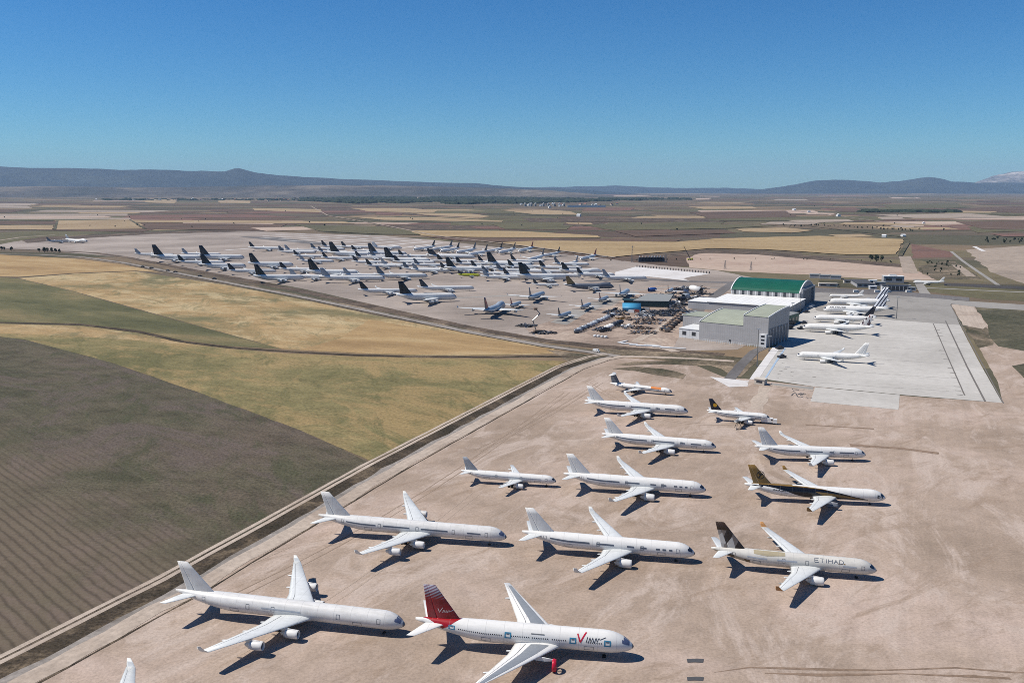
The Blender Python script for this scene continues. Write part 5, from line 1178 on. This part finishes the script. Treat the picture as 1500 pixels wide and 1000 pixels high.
for x, y in ((1018,967.5),(1018,994)):
    o = poly('drain_cover', [(x-12,y-2.6),(x+3,y-3.2),(x+13,y-2.4),(x+12,y+3),(x-1,y+2.3),(x-11,y+2.8)], M['roof_dark'], 6, .35)
for k in range(9):
    x, y = 1160+rnd.random()*24, 570+rnd.random()*12; path('tyre_track', curve((x-3,y), (x+6,y+rnd.uniform(-2,3)), rnd.uniform(-.6,.6)), .6, M['roof_dark'], 8, .1)
# ------------------------------------------------------------------ trees, woods, villages
M['leaf'] = soil('dark_foliage', (52,62,46), (38,48,34), .3, 2, contrast=.4, c3=(84,90,62)); M['bark'] = flat('bark', (90,76,62), .9)
def crown_mesh(seed, r, ht, n=150):
    rr = random.Random(seed); m = MB()
    lobes = [(rr.uniform(-.45,.45)*r, rr.uniform(-.45,.45)*r, ht*rr.uniform(.35,.85), r*rr.uniform(.4,.65)) for _ in range(6)]
    for k in range(n):
        x, y, z, q = rr.choice(lobes); d = Vector((rr.gauss(0,1), rr.gauss(0,1), rr.gauss(0,1))).normalized()*q*rr.uniform(.7,1.05); s_ = r*rr.uniform(.12,.26); c = Vector((x,y,max(ht*.2,z)))+d
        u = d.orthogonal().normalized()*s_; v_ = d.cross(u).normalized()*s_*rr.uniform(.5,1); m.add([c-u-v_*.6, c+u-v_, c+u*.8+v_, c-u+v_*.8, c+d.normalized()*s_*.5], [(0,1,4),(1,2,4),(2,3,4),(3,0,4)])
    return m.mesh('crown', M['leaf'])
CR = [crown_mesh(s_, 3.2, 7.5) for s_ in range(5)]; TR = MB().cyl((0,0,0),(.2,0,3.4),.35,.2,6).cyl((.1,0,2.4),(1.4,.6,5),.16,.08,5).cyl((.1,0,2.6),(-1.2,-.7,5),.16,.08,5).mesh('trunk', M['bark'])
def tree(px, py, s, label, group):
    s *= .7
    t = thing('tree', label, 'tree', G(px, py), rnd.uniform(0,6), group); t.scale = (s*rnd.uniform(.8,1.2), s*rnd.uniform(.8,1.2), s); link('trunk', TR, t); link('crown', CR[rnd.randrange(5)], t)
for x, y, s in ((2,366,1.6),(7,367,1.5),(17,367.5,1.8),(58,369.5,1.5),(65,369.8,2.0),(70,370,1.9),(76,370.2,2.1),(82,370.4,1.7),(87,370.6,1.6)): tree(x,y,s,'dark tree on the bank at the left end of the yard','trees on the bank')
for x in (1275.5,1284,1291.5): tree(x,383,2.2,'dark tree of the group on the verge behind the pink bare field','three trees on the verge')
for i in range(26): tree(rnd.uniform(1345,1412),rnd.uniform(383,405),rnd.uniform(.5,1.0),'dark shrub on the rough ground beyond the taxiway','shrubs beyond the taxiway')
for i in range(46): tree(1150+i*4.2+rnd.uniform(-3,3), 330.5+abs(i-10)*.22+rnd.uniform(-1.2,1.2), rnd.uniform(.8,1.5), 'dark tree in the loose line along the far stream','trees along the far stream')
for i in range(22): tree(rnd.uniform(1440,1510),rnd.uniform(350,357),rnd.uniform(.9,1.6),'dark tree of the thin row at the right edge','trees at the right edge')
for i in range(60): tree(rnd.uniform(-20,1520),rnd.uniform(300,340),rnd.uniform(.9,1.6),'lone dark tree between far fields','lone trees on the plain')
for i in range(18): tree(905+i*24+rnd.uniform(-16,16),383-8*math.sin(i/17*2.2)+i*.5,rnd.uniform(.35,.8),'shrub on the dark verge behind the pads','shrubs on the verge')
def mass(name, label, spots, seed, sz, hgt):
    rr = random.Random(seed); m = MB()
    for x, y in spots:
        p = G(x, y); r = sz*rr.uniform(.6,1.4); hh = hgt*rr.uniform(.7,1.4); n = 7; top = []
        vs = [(p.x+r*1.5*math.cos(6.283*k/n)*rr.uniform(.7,1.2), p.y+r*math.sin(6.283*k/n)*rr.uniform(.7,1.2), 0) for k in range(n)]
        vs += [(p.x+r*1.3*math.cos(6.283*k/n)*rr.uniform(.6,1.1), p.y+r*.9*math.sin(6.283*k/n)*rr.uniform(.6,1.1), hh*rr.uniform(.55,.95)) for k in range(n)] + [(p.x, p.y, hh*1.1)]
        m.add(vs, [(k,(k+1)%n,n+(k+1)%n,n+k) for k in range(n)]+[(n+k,n+(k+1)%n,2*n) for k in range(n)])
    o = link(name, m.mesh(name, M['leaf'])); tag(o, kind='stuff'); return o
rr = random.Random(3); sp = []
while len(sp) < 1900:
    x, y = rr.uniform(440,940), rr.uniform(286.5,301); c0 = 294-(abs(x-680)*.004); hw = 7.5*max(.16,1-(abs(x-650)/290)**1.6)
    if abs(y-c0) < hw*(.7+.5*noise.noise(Vector((x*.03,y*.2,0)))): sp.append((x,y))
mass('woods', '', sp, 1, 30, 17)
sp = [(rr.uniform(880,1010), rr.uniform(290,293)) for _ in range(160)] + [(rr.uniform(150,480), rr.uniform(291,294)) for _ in range(120)] + [(rr.uniform(1260,1400), rr.gauss(310.5,.5)) for _ in range(90)]
mass('far_woods', '', sp, 2, 30, 11)
hw_ = MB().box(-6,6,-5,5,0,6).mesh('wall', M['stucco']); hr_ = MB().add([(-6.5,-5.6,6),(6.5,-5.6,6),(6.5,5.6,6),(-6.5,5.6,6),(-6.5,0,9),(6.5,0,9)],[(0,1,5,4),(2,3,4,5),(0,4,3),(1,2,5),(3,2,1,0)]).mesh('roof', M['tile'])
def house(px, py, s, label, group, white=False):
    t = thing('house', label, 'house', G(px, py), rnd.uniform(0,3), group); t.scale = (s,s,s); o = link('wall', hw_, t); r_ = link('roof', hr_, t)
    if white: omat(o, M['trim']); omat(r_, M['trim'])
for i in range(64):
    x = rnd.choice([rnd.gauss(250,45), rnd.gauss(420,40), rnd.uniform(150,480)]); house(x, rnd.gauss(292.5,1.0), rnd.uniform(.9,1.7), 'small house in the distant village on the left', 'houses of the distant village', rnd.random() < .35)
for i in range(26): house(rnd.uniform(760,905), rnd.gauss(301,1.2), rnd.uniform(1.2,2.2), 'small building at the distant works by the woods', 'buildings at the distant works', rnd.random() < .5)
for x, y, l in ((1163,308.5,'white farmhouse nearest the middle on the far track'),(1185,311.5,'white farmhouse second along the far track'),(1228,317.5,'white farmhouse third along the far track'),(1353,328,'white farm building on the right plain'),(1295,347.5,'white hut at the bend of the far lane'),(1323,347,'pale hut beside the winding lane'),(848,317.5,'white hut left of the woods edge fields')): house(x,y,.9 if y > 325 else 1.5,l,None,True)
b = thing('building', 'long white warehouse at the distant works', 'warehouse', G(859,303.5), 0); link('wall', MB().box(-140,140,0,40,0,14).mesh('wall', M['trim']), b); link('roof', MB().box(-141,141,-1,41,14,15).mesh('roof', M['roof_grey']), b)
for i, x in enumerate((769,778,784,796,803,812,819,826)):
    s_ = thing('silo', 'pale silo in the row at the distant works', 'silo', G(x, 302.5), 0, 'silos at the distant works'); link('barrel', MB().lathe([(0,9),(22,9)],(0,0,0),14,'z').mesh('barrel', M['roof_grey'], True), s_); link('cap', MB().lathe([(22,9.2),(27,.2)],(0,0,0),14,'z').mesh('cap', M['trim'], True), s_)
mt = thing('radio_mast', 'thin mast on the highest peak of the left ridge', 'mast', G(356,287.9)); p = G(356, 250, 0); mt.location = ((356-750)/F_PX*26000, 26000, 730)
link('pole', MB().cyl((0,0,0),(0,0,70),6,2,6).mesh('pole', M['metal']), mt)
